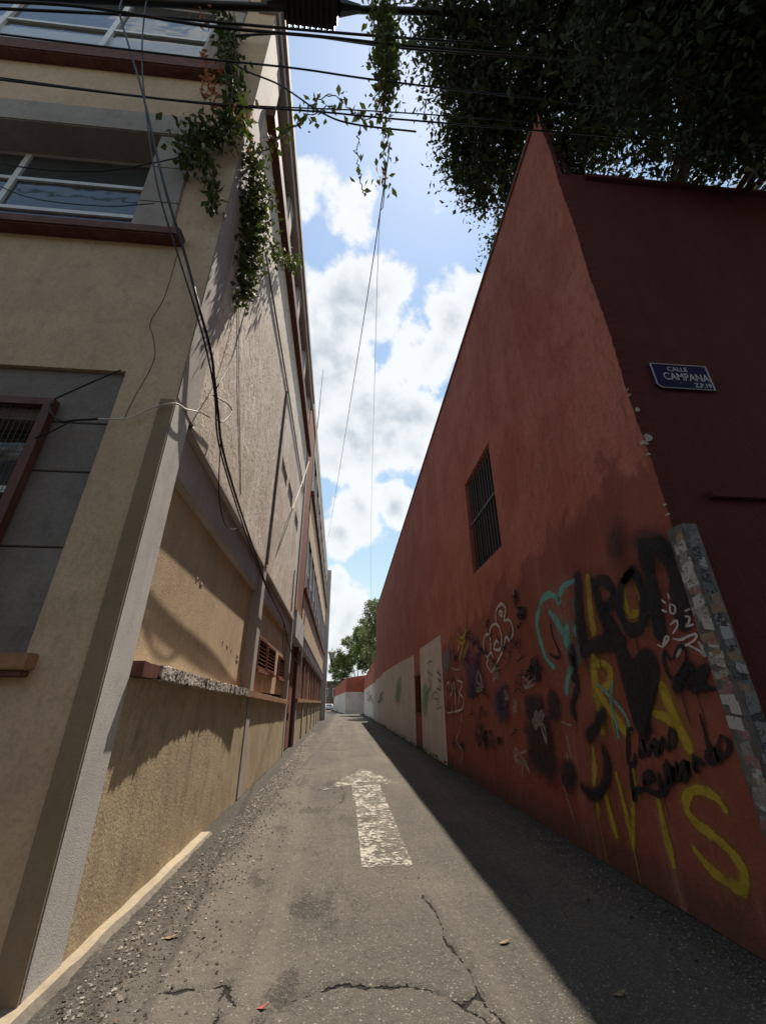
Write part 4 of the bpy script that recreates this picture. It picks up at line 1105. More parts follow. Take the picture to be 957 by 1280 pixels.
 ],
 'graffiti_teal_smudge':[
  ('tealsmear',0,0.5,[(12.982,2.909),(12.291,3.101),(11.761,2.938),(12.155,2.376),(12.878,2.369)]),
  ('whitefaint',0.05,0.3,[(11.795,3.194),(11.684,2.83),(11.892,2.505),(11.102,2.401),(10.876,2.52)]),
 ],
 'graffiti_green_smudge':[
  ('green',0,0.5,[(16.831,2.232),(16.059,2.431),(15.548,2.076),(15.644,1.7),(16.589,0.983),(17.098,1.419)]),
  ('green',0,0.5,[(26.501,2.311),(25.124,2.891),(23.397,2.97),(23.303,2.146),(25.306,1.416),(26.559,1.766)]),
 ],
 'graffiti_patch_scribble':[
  ('grey',0.05,0.25,[(15.598,2.916),(14.656,2.892),(14.768,2.471),(15.505,2.626),(15.148,2.17),(16.028,1.867)]),
  ('grey',0.05,0.25,[(14.672,1.744),(13.887,1.689),(14.21,1.45),(13.452,1.503)]),
  ('grey',0.05,0.25,[(15.284,1.645),(14.342,1.94),(13.626,1.734)]),
  ('grey',0.05,0.25,[(15.561,2.406),(14.997,2.165),(15.562,2.022)]),
  ('navy',0.06,0.3,[(13.914,2.522),(13.319,2.388)]),
  ('navy',0.06,0.3,[(13.839,2.319),(13.302,2.196)]),
  ('navy',0.06,0.3,[(13.582,2.6),(13.595,2.017)]),
  ('navy',0.06,0.3,[(14.05,2.031),(13.439,1.966)]),
  ('navy',0.06,0.4,[(20.262,2.789),(19.917,2.346),(20.449,1.799)]),
  ('grey',0.09,0.2,[(55.378,2.594),(54.614,2.385),(58.284,1.933),(50.59,2.513),(58.401,1.557)]),
  ('grey',0.09,0.2,[(61.435,2.088),(53.279,1.881),(56.877,3.119),(59.556,2.223),(58.441,3.022)]),
  ('grey',0.09,0.2,[(52.879,1.948),(56.018,2.524),(47.844,1.592),(52.188,2.355),(53.628,1.811)]),
  ('grey',0.09,0.2,[(36.075,1.755),(41.529,1.691),(38.457,1.699),(37.651,2.214),(39.585,1.514)]),
  ('grey',0.09,0.2,[(65.328,2.935),(60.7,2.799),(57.555,2.937),(62.059,2.29),(58.6,1.859)]),
  ('grey',0.09,0.2,[(39.603,1.97),(38.156,2.113),(36.13,2.232),(38.666,2.348),(35.999,1.887)]),
  ('grey',0.09,0.2,[(36.261,1.987),(40.74,1.818),(35.303,2.414),(34.912,1.817),(36.921,2.041)]),
  ('red',0.35,0.2,[(74.832,3.332),(72.641,1.799),(69.269,0.174)]),
  ('grey',0.3,0.4,[(58.541,2.957),(56.89,1.757),(55.747,0.636)]),
 ],
}
layer = 0
SINGLE = ('graffiti_green_smudge', 'graffiti_white_doodle')
GRAFFITI['graffiti_black_blot'] = [s for s in GRAFFITI['graffiti_black_lettering'] if s[0] == 'blacksoft']
GRAFFITI['graffiti_black_lettering'] = [s for s in GRAFFITI['graffiti_black_lettering'] if s[0] != 'blacksoft']
rs = random.Random(12)
for k_ in range(70):          # the thicket of small dark tags farther along
    y_ = rs.uniform(6.6, 12.9); z_ = rs.uniform(0.7, 3.3) * (1.0 if y_ < 11 else 0.9)
    s_ = rs.uniform(0.06, 0.22)
    GRAFFITI['graffiti_black_scrawl' if k_ % 3 else 'graffiti_blue_scrawl'].append((rs.choice(['black', 'black', 'navy', 'smear', 'smear', 'whitefaint']), rs.choice([0.015, 0.022, 0.03, 0.05]), 0.3,
        [(y_ + rs.uniform(-s_, s_) * 1.3, z_ + rs.uniform(-s_, s_)) for _ in range(rs.randint(4, 9))]))
JOBS = []
for k_, v_ in GRAFFITI.items():
    JOBS += [(k_, [s]) for s in v_] if k_ in SINGLE or k_ == 'graffiti_black_blot' else [(k_, v_)]
for gname, strokes in JOBS:
    m = MB(); mats = []
    for col, wid, soft, pts in strokes:
        mn = 'spray_' + col
        if mn not in mats: mats.append(mn)
        mi = mats.index(mn)
        layer += 1
        onpatch = 0.004 if pts[0][0] > 13.3 else 0.0
        x = XR - 0.0015 - layer * 0.00012 - onpatch
        if col == 'blacksoft':                         # a misty burst from the can
            a0, a1 = np.array(pts[0]), np.array(pts[-1]); ce = (a0 + a1) / 2; ha = np.linalg.norm(a1 - a0) / 2 + wid * 0.75; un = (a1 - a0) / (np.linalg.norm(a1 - a0) + 1e-9)
            pts = [tuple(ce + un * ha * math.cos(t_) + np.array([-un[1], un[0]]) * wid * 0.8 * math.sin(t_)) for t_ in np.linspace(0, 2 * math.pi, 13)[:-1]]
            wid, soft = 0, 0.9
        if wid == 0:                                   # filled shape: fan with a soft rim
            cyy = sum(p[0] for p in pts) / len(pts); czz = sum(p[1] for p in pts) / len(pts)
            sp = spline(pts + [pts[0]], 6)
            for a, b_ in zip(sp[:-1], sp[1:]):
                ia = (cyy + (a[0] - cyy) * (1 - soft), czz + (a[1] - czz) * (1 - soft)); ib = (cyy + (b_[0] - cyy) * (1 - soft), czz + (b_[1] - czz) * (1 - soft))
                m.face([(x, cyy, czz), (x, *ia), (x, *ib)], mi, [(1, 0)] * 3)
                m.face([(x, *ia), (x, a[0], a[1]), (x, b_[0], b_[1]), (x, *ib)], mi, [(1, 0), (0, 0), (0, 0), (1, 0)])
            continue
        if col == 'black' and wid >= 0.085: wid *= 1.2
        if wid >= 0.06: soft = min(0.6, soft * 1.7)
        passes = [(wid, soft, 1.0, pts)]
        if wid >= 0.06 and col in ('black', 'yellow', 'teal'):
            passes = [(wid * 2.5, 0.85, 0.36, pts)] + passes          # overspray round the stroke
            for _ in range(rs.randint(0, 2)):                          # and a run of wet paint
                p0 = pts[rs.randrange(len(pts))]; dl = rs.uniform(0.1, 0.45)
                passes.append((rs.uniform(0.008, 0.016), 0.3, 0.75, [(p0[0], p0[1]), (p0[0] + rs.uniform(-.01, .01), p0[1] - dl * 0.5), (p0[0], p0[1] - dl)]))
        for wid, soft, core, pts in passes:
            layer += 1
            x = XR - 0.0015 - layer * 0.00009 - onpatch
            sp = spline(pts, 7)
            L = []
            wv = random.uniform(0, 6)
            for i, p in enumerate(sp):
                d = np.array(sp[min(i + 1, len(sp) - 1)]) - np.array(sp[max(i - 1, 0)])
                ln = np.linalg.norm(d) + 1e-9
                nrm = np.array([-d[1], d[0]]) / ln
                tt_ = i / max(1, len(sp) - 1)
                hw = wid * 0.5 * (1 + 0.15 * math.sin(i * 0.45 + wv) + 0.08 * math.sin(i * 1.3 + wv * 2)) * (0.72 + 0.28 * min(1, 6 * tt_, 6 * (1 - tt_)))
                L.append((p, nrm, hw))
            for i in range(len(L) - 1):
                (p, n, h), (q, n2, h2) = L[i], L[i + 1]
                ex = 1 + soft * 0.8; co = 1 - soft * 1.2
                e0 = e1 = 1
                if i in (0, len(L) - 2):                              # rounded end
                    pc, nc, hc = L[0] if i == 0 else L[-1]
                    dv = np.array([nc[1], -nc[0]]) * (-1 if i == 0 else 1)
                    ring = [pc + hc * (1 + soft * 0.8) * (nc * math.cos(t_) + dv * math.sin(t_)) for t_ in np.linspace(0, math.pi, 7)]
                    inn = [pc + hc * max(0.1, 1 - soft * 1.2) * (nc * math.cos(t_) + dv * math.sin(t_)) for t_ in np.linspace(0, math.pi, 7)]
                    for k in range(6):
                        m.face([(x, *pc), (x, *inn[k]), (x, *inn[k + 1])], mi, [(core, 0)] * 3)
                        m.face([(x, *inn[k]), (x, *ring[k]), (x, *ring[k + 1]), (x, *inn[k + 1])], mi, [(core, 0), (0, 0), (0, 0), (core, 0)])
                rows = [(-ex, 0), (-co, 1), (co, 1), (ex, 0)]
                for (s0, c0), (s1, c1) in zip(rows[:-1], rows[1:]):
                    A = p + n * h * s0; B = p + n * h * s1; Cc = q + n2 * h2 * s1; D = q + n2 * h2 * s0
                    m.face([(x, A[0], A[1]), (x, B[0], B[1]), (x, Cc[0], Cc[1]), (x, D[0], D[1])], mi, [(c0 * e0 * core, 0), (c1 * e0 * core, 0), (c1 * e1 * core, 0), (c0 * e1 * core, 0)])
    m.build(gname, mats, alley_wall)

# corner guard plastered with stickers
rs2 = random.Random(3)
CG = thing('corner_guard', 'grey metal corner guard covered with stickers on the red building', 'corner guard', (XR, 3.1, 0))
GX, GY = 2.905, 3.085
m = MB()
m.box(GX, 3.045, GY, GY + 0.012, 0.0, 3.05); m.box(GX, GX + 0.012, GY + 0.012, 3.27, 0.0, 3.05)
m.box(GX + 0.012, 3.045, GY + 0.012, 3.27, 3.03, 3.05)
m.build('angle_plate', 'guard_metal', CG, bevel=0.002)
z = 0.08; k = 0
while z < 2.95:
    hgt = random.uniform(0.035, 0.10)
    m = MB(); a = random.uniform(0.0, 0.03); wdt = random.uniform(0.07, 0.15); th = random.uniform(-0.35, 0.35); k_d = 0.0015 + 0.0008 * (k % 4)
    ya = GY + 0.018 + a; pts = [(ya, z), (min(ya + wdt, 3.265), z + th * wdt), (min(ya + wdt, 3.265), z + hgt + th * wdt), (ya, z + hgt)]
    m.hexa([(GX - k_d, pts[0][0], pts[0][1]), (GX, pts[0][0], pts[0][1]), (GX, pts[1][0], pts[1][1]), (GX - k_d, pts[1][0], pts[1][1]),
            (GX - k_d, pts[3][0], pts[3][1]), (GX, pts[3][0], pts[3][1]), (GX, pts[2][0], pts[2][1]), (GX - k_d, pts[2][0], pts[2][1])])
    m.build('sticker', 'sticker_%d' % random.choice([0, 0, 0, 2, 3, 6, 1, 5]), CG)
    z += hgt * random.uniform(0.45, 1.1); k += 1
z = 0.06
while z < 2.9:
    hgt = random.uniform(0.04, 0.12)
    m = MB(); a = random.uniform(0.004, 0.05); wdt = random.uniform(0.06, 0.13); th = random.uniform(-0.35, 0.35); k_d = 0.0015 + 0.0008 * (k % 4)
    xa = GX + a; xb = min(xa + wdt, 3.04)
    m.hexa([(xa, GY - k_d, z), (xb, GY - k_d, z + th * wdt), (xb, GY, z + th * wdt), (xa, GY, z), (xa, GY - k_d, z + hgt), (xb, GY - k_d, z + hgt + th * wdt), (xb, GY, z + hgt + th * wdt), (xa, GY, z + hgt)])
    m.build('sticker', 'sticker_%d' % random.choice([1, 1, 2, 4, 7, 0, 3, 2]), CG)
    z += hgt * random.uniform(0.4, 1.1); k += 1

# street name plate
SG = thing('street_name_sign', 'dark blue enamel street name plate with white lettering', 'street sign', (3.6, YR - 0.02, 4.7))
m = MB(); ax, bx, za, zb = 3.28, 3.94, 4.735, 5.08; ch = 0.045
o8 = [(ax + ch, za), (bx - ch, za), (bx, za + ch), (bx, zb - ch), (bx - ch, zb), (ax + ch, zb), (ax, zb - ch), (ax, za + ch)]
o8 = [(ax + ch, za), (bx, za), (bx, zb), (ax, zb), (ax, za + ch)]
def plate(pts, y0, y1, mat, name):
    m = MB(); n = len(pts)
    m.face([(x, y0, z) for x, z in pts]); m.face([(x, y1, z) for x, z in pts][::-1])
    for i in range(n):
        p, q = pts[i], pts[(i + 1) % n]
        m.face([(p[0], y0, p[1]), (p[0], y1, p[1]), (q[0], y1, q[1]), (q[0], y0, q[1])])
    return m.build(name, mat, SG)
plate(o8, YR - 0.030, YR - 0.004, 'sign_blue', 'plate')
bdm = MB()
for i in range(len(o8)):
    p, q = np.array(o8[i]), np.array(o8[(i + 1) % len(o8)])
    bdm.tube([(p[0], YR - 0.031, p[1]), (q[0], YR - 0.031, q[1])], 0.007, 5)
bdm.build('border', 'sign_letter', SG)
def text(body, x, z, size, sx=1.0, name='lettering', bold=0.004):
    cu = bpy.data.curves.new(name, 'FONT'); cu.body = body; cu.size = size; cu.extrude = 0.001; cu.offset = bold * 0.4
    cu.align_x = 'LEFT'
    o = bpy.data.objects.new(name, cu)
    C.objects.link(o)
    dg = bpy.context.evaluated_depsgraph_get()
    me = bpy.data.meshes.new_from_object(o.evaluated_get(dg))
    bpy.data.objects.remove(o)
    me.transform(Matrix.Translation((x, YR - 0.0325, z)) @ Matrix.Rotation(math.radians(90), 4, 'X') @ Matrix.Diagonal((sx, 1, 1, 1)))
    me.materials.clear(); me.materials.append(M['sign_letter'])
    return link(name, me, SG)
text('CALLE', 3.46, 4.985, 0.085, 1.0)
text('CAMPANA', 3.385, 4.855, 0.145, 0.78)
text('Z.P.19', 3.72, 4.765, 0.085, 0.9)

# unseen house added behind the viewer to shade both street fronts and fill window reflections
OH = thing('added_opposite_house', 'unseen brown plaster house added across the street to shade the fronts', 'house', (0, -12, 0))
m = MB(); m.box(-24, 22, -18, -10, 0, 11.5); m.build('wall', 'far_grey', OH)
m = MB(); m.box(-24.3, 22.3, -18, -9.7, 11.5, 12.0); m.build('roof', 'grey_concrete', OH)
for x in range(-22, 21, 4):
    for z0 in (1.2, 4.6, 8.0):
        m = MB(); m.box(x, x + 1.6, -10.02, -9.95, z0, z0 + 2.0); wi = m.build('window', 'white_frame', OH)
        m = MB(); m.box(x + .12, x + 1.48, -9.948, -9.94, z0 + .12, z0 + 1.88); m.build('pane', 'window_glass', wi)

# ================================================================== FAR END OF THE ALLEY
BW = thing('boundary_wall', 'lower red and white boundary wall at the far end of the alley', 'wall', (3, 60, 0))
m = MB()
def topz(y): return 6.0 - 0.02 * (y - 44.6)
ysf = [44.62, 52, 60, 68, 75]
for a, b_ in zip(ysf[:-1], ysf[1:]):
    m.hexa([(2.93, a, 3.6), (3.3, a, 3.6), (3.3, b_, 3.6), (2.93, b_, 3.6), (2.93, a, topz(a)), (3.3, a, topz(a)), (3.3, b_, topz(b_)), (2.93, b_, topz(b_))])
m.hexa([(-0.1, 75, 3.3), (3.3, 75, 3.3), (3.3, 75.4, 3.3), (-0.1, 75.4, 3.3), (-0.1, 75, 5.5), (3.3, 75, 6.0), (3.3, 75.4, 6.0), (-0.1, 75.4, 5.5)])
m.hexa([(-0.1, 75.4, 3.3), (0.25, 75.4, 3.3), (-2.7, 112, 3.0), (-3.05, 112, 3.0), (-0.1, 75.4, 5.5), (0.25, 75.4, 5.5), (-2.7, 112, 5.0), (-3.05, 112, 5.0)])
m.build('upper_wall', 'far_red', BW)
m = MB()
m.box(2.91, 3.3, 44.62, 74.99, 0, 3.6)
m.box(-0.12, 3.3, 74.97, 75.4, 0, 3.3)
m.hexa([(-0.12, 75.4, 0), (0.25, 75.4, 0), (-2.7, 112, 0), (-3.07, 112, 0), (-0.12, 75.4, 3.3), (0.25, 75.4, 3.3), (-2.7, 112, 3.0), (-3.07, 112, 3.0)])
m.build('lower_wall', 'white_patch', BW)
FH = thing('far_house', 'dark grey house closing the view at the end of the alley', 'house', (-6, 118, 0))
m = MB(); m.box(-16, 1.2, 118, 130, 0, 6.4); m.build('wall', 'far_grey', FH)
m = MB(); m.box(-16.4, 1.6, 117.6, 130, 6.4, 6.9); m.build('roof', 'far_grey', FH)
for x in (-11, -8.5, -6, -3.6, -1.2):
    m = MB(); m.box(x, x + 1.2, 117.93, 118.02, 3.2, 5.2); wi = m.build('window', 'white_frame', FH)
    m = MB(); m.box(x + .1, x + 1.1, 117.9, 117.925, 3.3, 5.1); m.build('pane', 'window_glass', wi)
m = MB(); m.box(-4.2, -3.0, 117.94, 118.02, 0, 2.4); m.build('door', 'plank_brown', FH)
# parked car, nose towards the camera
CAR = thing('parked_car', 'small white car parked at the far end of the alley', 'car', (-3.6, 97, 0))
prof = [(-2.0, 0.30), (-2.05, 0.62), (-1.75, 0.88), (-0.95, 0.98), (-0.35, 1.42), (1.05, 1.45), (1.75, 1.02), (2.05, 0.92), (2.05, 0.32)]
m = MB()
def cx_(z): return 0.86 - 0.16 * max(0, (z - 0.95) / 0.5)
n = len(prof)
Lp = [(-3.6 - cx_(z), 97 + y, z) for y, z in prof]; Rp = [(-3.6 + cx_(z), 97 + y, z) for y, z in prof]
for i in range(n):
    j = (i + 1) % n
    m.face([Lp[i], Lp[j], Rp[j], Rp[i]])
m.face(Lp[::-1]); m.face(Rp)
m.build('body', 'car_white', CAR, bevel=0.03)
m = MB(); m.face([(-4.25, 95.98, 1.02), (-2.95, 95.98, 1.02), (-3.0, 96.58, 1.40), (-4.2, 96.58, 1.40)]); m.build('windscreen', 'window_glass', CAR)
for sx in (-1, 1):
    m = MB(); m.box(-3.6 + sx * 0.62 - 0.15, -3.6 + sx * 0.62 + 0.15, 94.9, 94.97, 0.62, 0.80); m.build('headlight', 'lamp_glass', CAR)
    for yy in (95.7, 98.3):
        m = MB(); m.tube([(-3.6 + sx * 0.88, yy, 0.31), (-3.6 + sx * 0.68, yy, 0.31)], 0.31, 14); wh = m.build('wheel', 'rubber', CAR)
        m = MB(); m.tube([(-3.6 + sx * 0.89, yy, 0.31), (-3.6 + sx * 0.87, yy, 0.31)], 0.18, 10); m.build('rim', 'white_frame', wh)
m = MB(); m.box(-4.0, -3.2, 94.86, 94.95, 0.36, 0.56); m.build('grille', 'rubber', CAR)
# lantern on a bracket
LN = thing('wall_lantern', 'black lantern on a bracket at the far end of the tan building', 'street lamp', (-1.7, 48.6, 5))
lx, ly = -1.78, 48.6
m = MB()
def frus(m, z0, z1, r0, r1, n=6):
    a = [(lx + r0 * math.cos(2 * math.pi * k / n), ly + r0 * math.sin(2 * math.pi * k / n), z0) for k in range(n)]; b = [(lx + r1 * math.cos(2 * math.pi * k / n), ly + r1 * math.sin(2 * math.pi * k / n), z1) for k in range(n)]
    for k in range(n): m.face([a[k], a[(k + 1) % n], b[(k + 1) % n], b[k]])
    m.face(a[::-1]); m.face(b)
frus(m, 6.0, 6.75, 0.16, 0.36); m.build('glass', 'lamp_glass', LN)
m = MB(); frus(m, 6.76, 7.0, 0.50, 0.16); frus(m, 7.0, 7.2, 0.05, 0.03); m.build('cap', 'iron_black', LN)
m = MB(); frus(m, 5.45, 5.99, 0.07, 0.18)
for k in range(6):
    a = 2 * math.pi * k / 6; m.tube([(lx + 0.165 * math.cos(a), ly + 0.165 * math.sin(a), 5.99), (lx + 0.37 * math.cos(a), ly + 0.37 * math.sin(a), 6.76)], 0.022, 4)
m.build('frame', 'iron_black', LN)
m = MB(); m.tube(spline([(lx, ly, 5.5), (lx - 0.12, ly, 5.2), (lx - 0.45, ly, 5.1), LP(48.6, 5.1, 0.45)], 5), 0.03, 6); m.build('bracket', 'iron_black', LN)

# ================================================================== TREES
def tree(name, label, base, trunk_top, lobes, nleaf, lsize, leafmat, clump=0.55, clumps=300, limbs=6, trunk_r=0.3, group=None, ratio=0.5, limb_r=0.42, near=(), inner=1.0):
    T = thing(name, label, 'tree', base, group)
    bx, by, bz = base
    m = MB()
    tt = Vector(trunk_top); bb = Vector(base)
    m.tube([tuple(bb.lerp(tt, t) + Vector((0.15 * math.sin(t * 5), 0.12 * math.cos(t * 4), 0))) for t in np.linspace(0, 1, 9)], trunk_r, 9, r1=trunk_r * 0.55)
    for c_, r_ in lobes:
        e = Vector(c_); mid = tt.lerp(e, 0.5) + Vector((random.uniform(-.4, .4), random.uniform(-.4, .4), 0.3))
        m.tube([tuple(p) for p in spline([tt - Vector((0, 0, 0.5)), mid, e], 5)], trunk_r * limb_r, 7, r1=trunk_r * 0.10)
        for k in range(limbs):
            v = Vector(rng.normal(size=3)).normalized()
            f = e + Vector((v.x * r_[0], v.y * r_[1], v.z * r_[2])) * 0.8
            m.tube([tuple(p) for p in spline([e, e.lerp(f, 0.5) + Vector((0, 0, 0.15)), f], 4)], trunk_r * 0.14, 5, r1=trunk_r * 0.03)
    m.build('trunk', 'bark', T, smooth=True)
    vol = np.array([r[0] * r[1] * r[2] * (2.0 if q_ in near[:3] else 3.5 if q_ in near else 1.0) for q_, (_, r) in enumerate(lobes)]); vol = vol / vol.sum()
    pts = []; twigs = MB()
    for (c_, r_), f in zip(lobes, vol):
        nc = max(6, int(clumps * f)); per = max(10, int(nleaf * f / nc))
        for k in range(nc):
            v = rng.normal(size=3); v /= np.linalg.norm(v); rad = rng.uniform(0.25, 1.0) ** 0.45
            cc = np.array(c_) + v * np.array(r_) * rad
            cl = clump * rng.uniform(0.5, 1.3)
            pts.append(cc + rng.normal(size=(per, 3)) * cl * np.array([1, 1, 0.8]) * 0.55)
            if near:
                c0 = np.array(c_); a0 = c0 + (cc - c0) * 0.35; out = cc + v * 0.35 - np.array([0, 0, 0.15])
                twigs.tube([tuple(a0), tuple((a0 + cc) / 2 + rng.normal(size=3) * 0.12), tuple(cc), tuple(out)], 0.022, 4, r1=0.004)
    pts = np.concatenate(pts)
    if near: twigs.build('twigs', 'bark', T)['kind'] = 'stuff'
    if near: lsize = np.where(rng.random(len(pts)) < 0.25, lsize * 1.5, lsize * 0.8)
    o = leaves('crown', pts, lsize, leafmat, T, ratio=ratio)
    o['kind'] = 'stuff'
    return T
tree('overhanging_tree', 'large dark leafy tree overhanging the red building', (7.2, 6.6, 0), (6.8, 5.8, 10.2),
     [((2.9, 3.3, 15.2), (2.0, 2.0, 2.2)), ((3.6, 5.0, 14.2), (1.4, 1.6, 1.8)), ((4.1, 6.2, 13.4), (0.8, 1.0, 1.3)), ((6.5, 2.4, 14.5), (3.0, 3.6, 3.2)), ((10, 1.0, 14.0), (3.5, 4.5, 3.6)), ((5.6, 1.6, 11.6), (2.4, 1.3, 2.0)), ((9.2, 1.0, 11.4), (3.2, 1.8, 2.0)), ((5.0, -1.5, 15.0), (3.0, 2.6, 2.4)), ((10, -4, 14), (4, 3, 3)), ((5.6, 2.4, 10.2), (2.3, 0.6, 1.2)), ((9.0, 2.1, 10.0), (3.0, 0.9, 1.4)), ((12.5, 1.9, 10.6), (2.6, 1.2, 2.0))],
     340000, 0.13, 'tree_leaf', 0.62, 1300, 4, 0.34, limb_r=0.22, near=(0, 1, 2, 5, 9, 10, 11))
tree('courtyard_tree', 'tall pale green open tree behind the far red wall', (5.6, 50, 0), (5.2, 50, 8), [((3.6, 50, 11.6), (1.6, 2.2, 2.0)), ((3.3, 52, 9.4), (1.6, 2, 2.2)), ((3.9, 56, 8.3), (2, 2, 2.6))], 11000, 0.27, 'far_leaf_pale', 0.55, 110, 6, 0.16, 'trees behind the far boundary wall')
tree('courtyard_tree', 'light green tree between the pale tree and the dark round bush', (4.8, 62, 0), (4.6, 62, 7), [((2.6, 63, 11.0), (1.8, 2, 2.6)), ((2.8, 66, 8.6), (1.9, 2, 2.6))], 9000, 0.30, 'far_leaf', 0.6, 70, 5, 0.16, 'trees behind the far boundary wall')
tree('courtyard_tree', 'dense dark green round tree farthest down the alley', (1.9, 82, 0), (1.8, 82, 5), [((0.2, 83, 10.4), (2.0, 2.5, 3.4)), ((2.6, 80, 12.0), (2.0, 2.2, 3.4)), ((-1.5, 89, 8.2), (1.8, 2.2, 3.6)), ((-2.4, 96, 7.5), (1.4, 2, 3))], 17000, 0.32, 'far_leaf', 0.6, 120, 5, 0.2, 'trees behind the far boundary wall')

# ================================================================== OVERHEAD CABLES
def cable(name, label, pts, r, mat='cable_black', group='overhead cables', n=6, sides=6, cat='cable'):
    m = MB(); m.tube([tuple(p) for p in spline(pts, n)], r * 0.8, sides)
    return tag(m.build(name, mat, smooth=True), label, cat, group)
cable('overhead_cable', 'thickest black bundle of cables crossing at the very top', [(-9, 3.0, 12.0), (-6.87, 3.0, 12.2), (-3.98, 3.0, 12.76), (-1.54, 3.0, 13.3), (1.55, 3.0, 14.1), (6, 3.0, 14.9), (12, 3.0, 15.9)], 0.075)
cable('overhead_cable', 'black cable just under the thick bundle at the top', [(-9, 3.0, 11.3), (-6.66, 3.0, 11.66), (-3.84, 3.0, 12.18), (-1.58, 3.0, 12.37), (1.44, 3.0, 12.69), (9.04, 3.0, 13.78)], 0.026)
cable('overhead_cable', 'black cable sagging past the hanging vine below two others', [(-9, 2.9, 11.5), (-6.56, 2.9, 11.61), (-4.74, 2.9, 11.9), (-2.67, 2.9, 11.73), (-0.84, 2.9, 11.85), (1.37, 2.9, 11.97), (8.44, 2.9, 12.76)], 0.028)
cable('overhead_cable', 'thin black cable crossing below the top window sill', [(-9, 2.9, 10.7), (-6.13, 2.9, 10.58), (-2.69, 2.9, 10.52), (-1.13, 2.9, 10.55), (0.88, 2.9, 10.45), (7.38, 2.9, 10.5)], 0.017)
cable('overhead_cable', 'lower of the two thin cables crossing the tan wall between windows', [(-9, 3.1, 9.9), (-5.96, 3.1, 9.75), (-2.55, 3.1, 9.66), (-0.72, 3.1, 9.79), (0.89, 3.1, 9.84), (7.45, 3.1, 10.21)], 0.016)
cable('overhead_cable', 'upper of the two thin cables crossing the tan wall between windows', [(-9, 3.15, 10.1), (-5.98, 3.15, 9.95), (-2.55, 3.15, 9.82), (0.8, 3.15, 10.2), (7, 3.15, 10.6)], 0.012)
cable('overhead_cable', 'black cable fanning out highest beside the splice box', [(-2.3, 3.05, 12.0), (-1.3, 3.05, 12.35), (0.3, 3.05, 12.3), (2.0, 3.05, 12.45), (8, 3.05, 13.2)], 0.022)
cable('overhead_cable', 'bowed black cable dipping right of the hanging vine column', [(-2.24, 3.0, 10.89), (-1.88, 3.0, 10.55), (-1.35, 3.0, 10.22), (-0.7, 3.0, 9.53), (-0.21, 3.0, 9.27), (0.73, 3.0, 9.24)], 0.016)
cable('drop_cable', 'black drop cable leading from the top bundle down to the wall corner', [(-4.3, 2.97, 12.6), (-4.15, 2.95, 11.95), (-3.59, 2.95, 10.49), (-3.12, 2.95, 9.26), (-2.5, 3.05, 7.48), (-2.11, 3.28, 6.45), (-1.84, 3.42, 5.7), (-1.76, 3.75, 5.4), (-1.74, 3.98, 5.15), (-1.75, 4.33, 4.91), (-1.76, 4.7, 4.67), (-1.78, 5.66, 4.45), (-1.82, 7.44, 4.18), (-1.84, 9.3, 3.9), (-1.9, 12.26, 3.75), (-1.92, 13.57, 3.42), (-1.96, 15.84, 3.11), (-2.0, 18.4, 3.08)], 0.021, group='drop cables on the tan wall')
cable('drop_cable', 'thinner black cable twisted beside the main drop cable', [(-3.9, 2.97, 12.7), (-3.85, 2.95, 12.4), (-3.51, 2.93, 10.81), (-3.10, 2.92, 9.26), (-2.55, 3.02, 7.4), (-2.17, 3.26, 6.4), (-1.85, 3.40, 5.6), (-1.77, 3.72, 5.3), (-1.73, 4.05, 5.0), (-1.74, 4.5, 4.6), (-1.77, 5.7, 4.33), (-1.81, 7.5, 4.05), (-1.84, 9.3, 3.86)], 0.014, group='drop cables on the tan wall')
cable('drop_cable', 'loop of spare black cable on the wall above the beam', [(-1.77, 4.1, 5.04), (-1.76, 4.56, 5.3), (-1.76, 4.77, 5.33), (-1.75, 4.52, 4.97), (-1.75, 4.3, 4.83)], 0.011, group='drop cables on the tan wall')
cable('drop_cable', 'black cable hanging from the vine down to the cable loop', [(-1.82, 4.79, 8.59), (-1.82, 4.63, 7.0), (-1.80, 4.48, 6.01), (-1.76, 4.12, 5.18)], 0.011, group='drop cables on the tan wall')
cable('drop_cable', 'slack thin cable hanging in a long curve under the beam', [(-1.77, 4.6, 4.75), (-1.79, 5.0, 4.1), (-1.80, 5.6, 3.9), (-1.80, 6.4, 4.25)], 0.009, group='drop cables on the tan wall')
cable('drop_cable', 'thin cable dropping beside the louvred shutters', [(-1.93, 12.6, 3.75), (-1.95, 12.9, 3.2), (-1.97, 13.6, 2.95), (-1.97, 14.1, 3.0)], 0.012, group='drop cables on the tan wall')
cable('pale_cable', 'pale grey cable running from the grille round the building corner', [(-2.49, 3.40, 4.09), (-2.24, 3.42, 4.13), (-2.04, 3.42, 4.27), (-1.84, 3.43, 4.35), (-1.80, 3.6, 4.42), (-1.79, 3.9, 4.62), (-1.79, 4.17, 4.76)], 0.010, 'cable_white', group='cables round the low window')
cable('grille_cable', 'short black cable with a knot beside the low window grille', [(-2.98, 3.40, 4.25), (-2.92, 3.40, 4.12), (-2.80, 3.40, 4.04), (-2.70, 3.40, 4.06), (-2.49, 3.40, 4.09)], 0.014, group='cables round the low window')
cable('grille_cable', 'black cable stretched from the grille to the surround corner', [(-2.96, 3.40, 4.30), (-2.7, 3.40, 4.52), (-2.46, 3.42, 4.74)], 0.010, group='cables round the low window')
cable('grille_cable', 'black cable slanting from the knot down to the grille side', [(-2.72, 3.40, 4.06), (-2.85, 3.40, 3.93), (-2.98, 3.40, 3.84)], 0.009, group='cables round the low window')
cable('window_cable', 'slack black cable crossing the middle window below its top', [(-5.4, 3.3, 8.3), (-4.6, 3.3, 8.0), (-3.6, 3.3, 8.05), (-2.9, 3.3, 8.4), (-2.4, 3.3, 8.75)], 0.011, group='cables across the middle window')
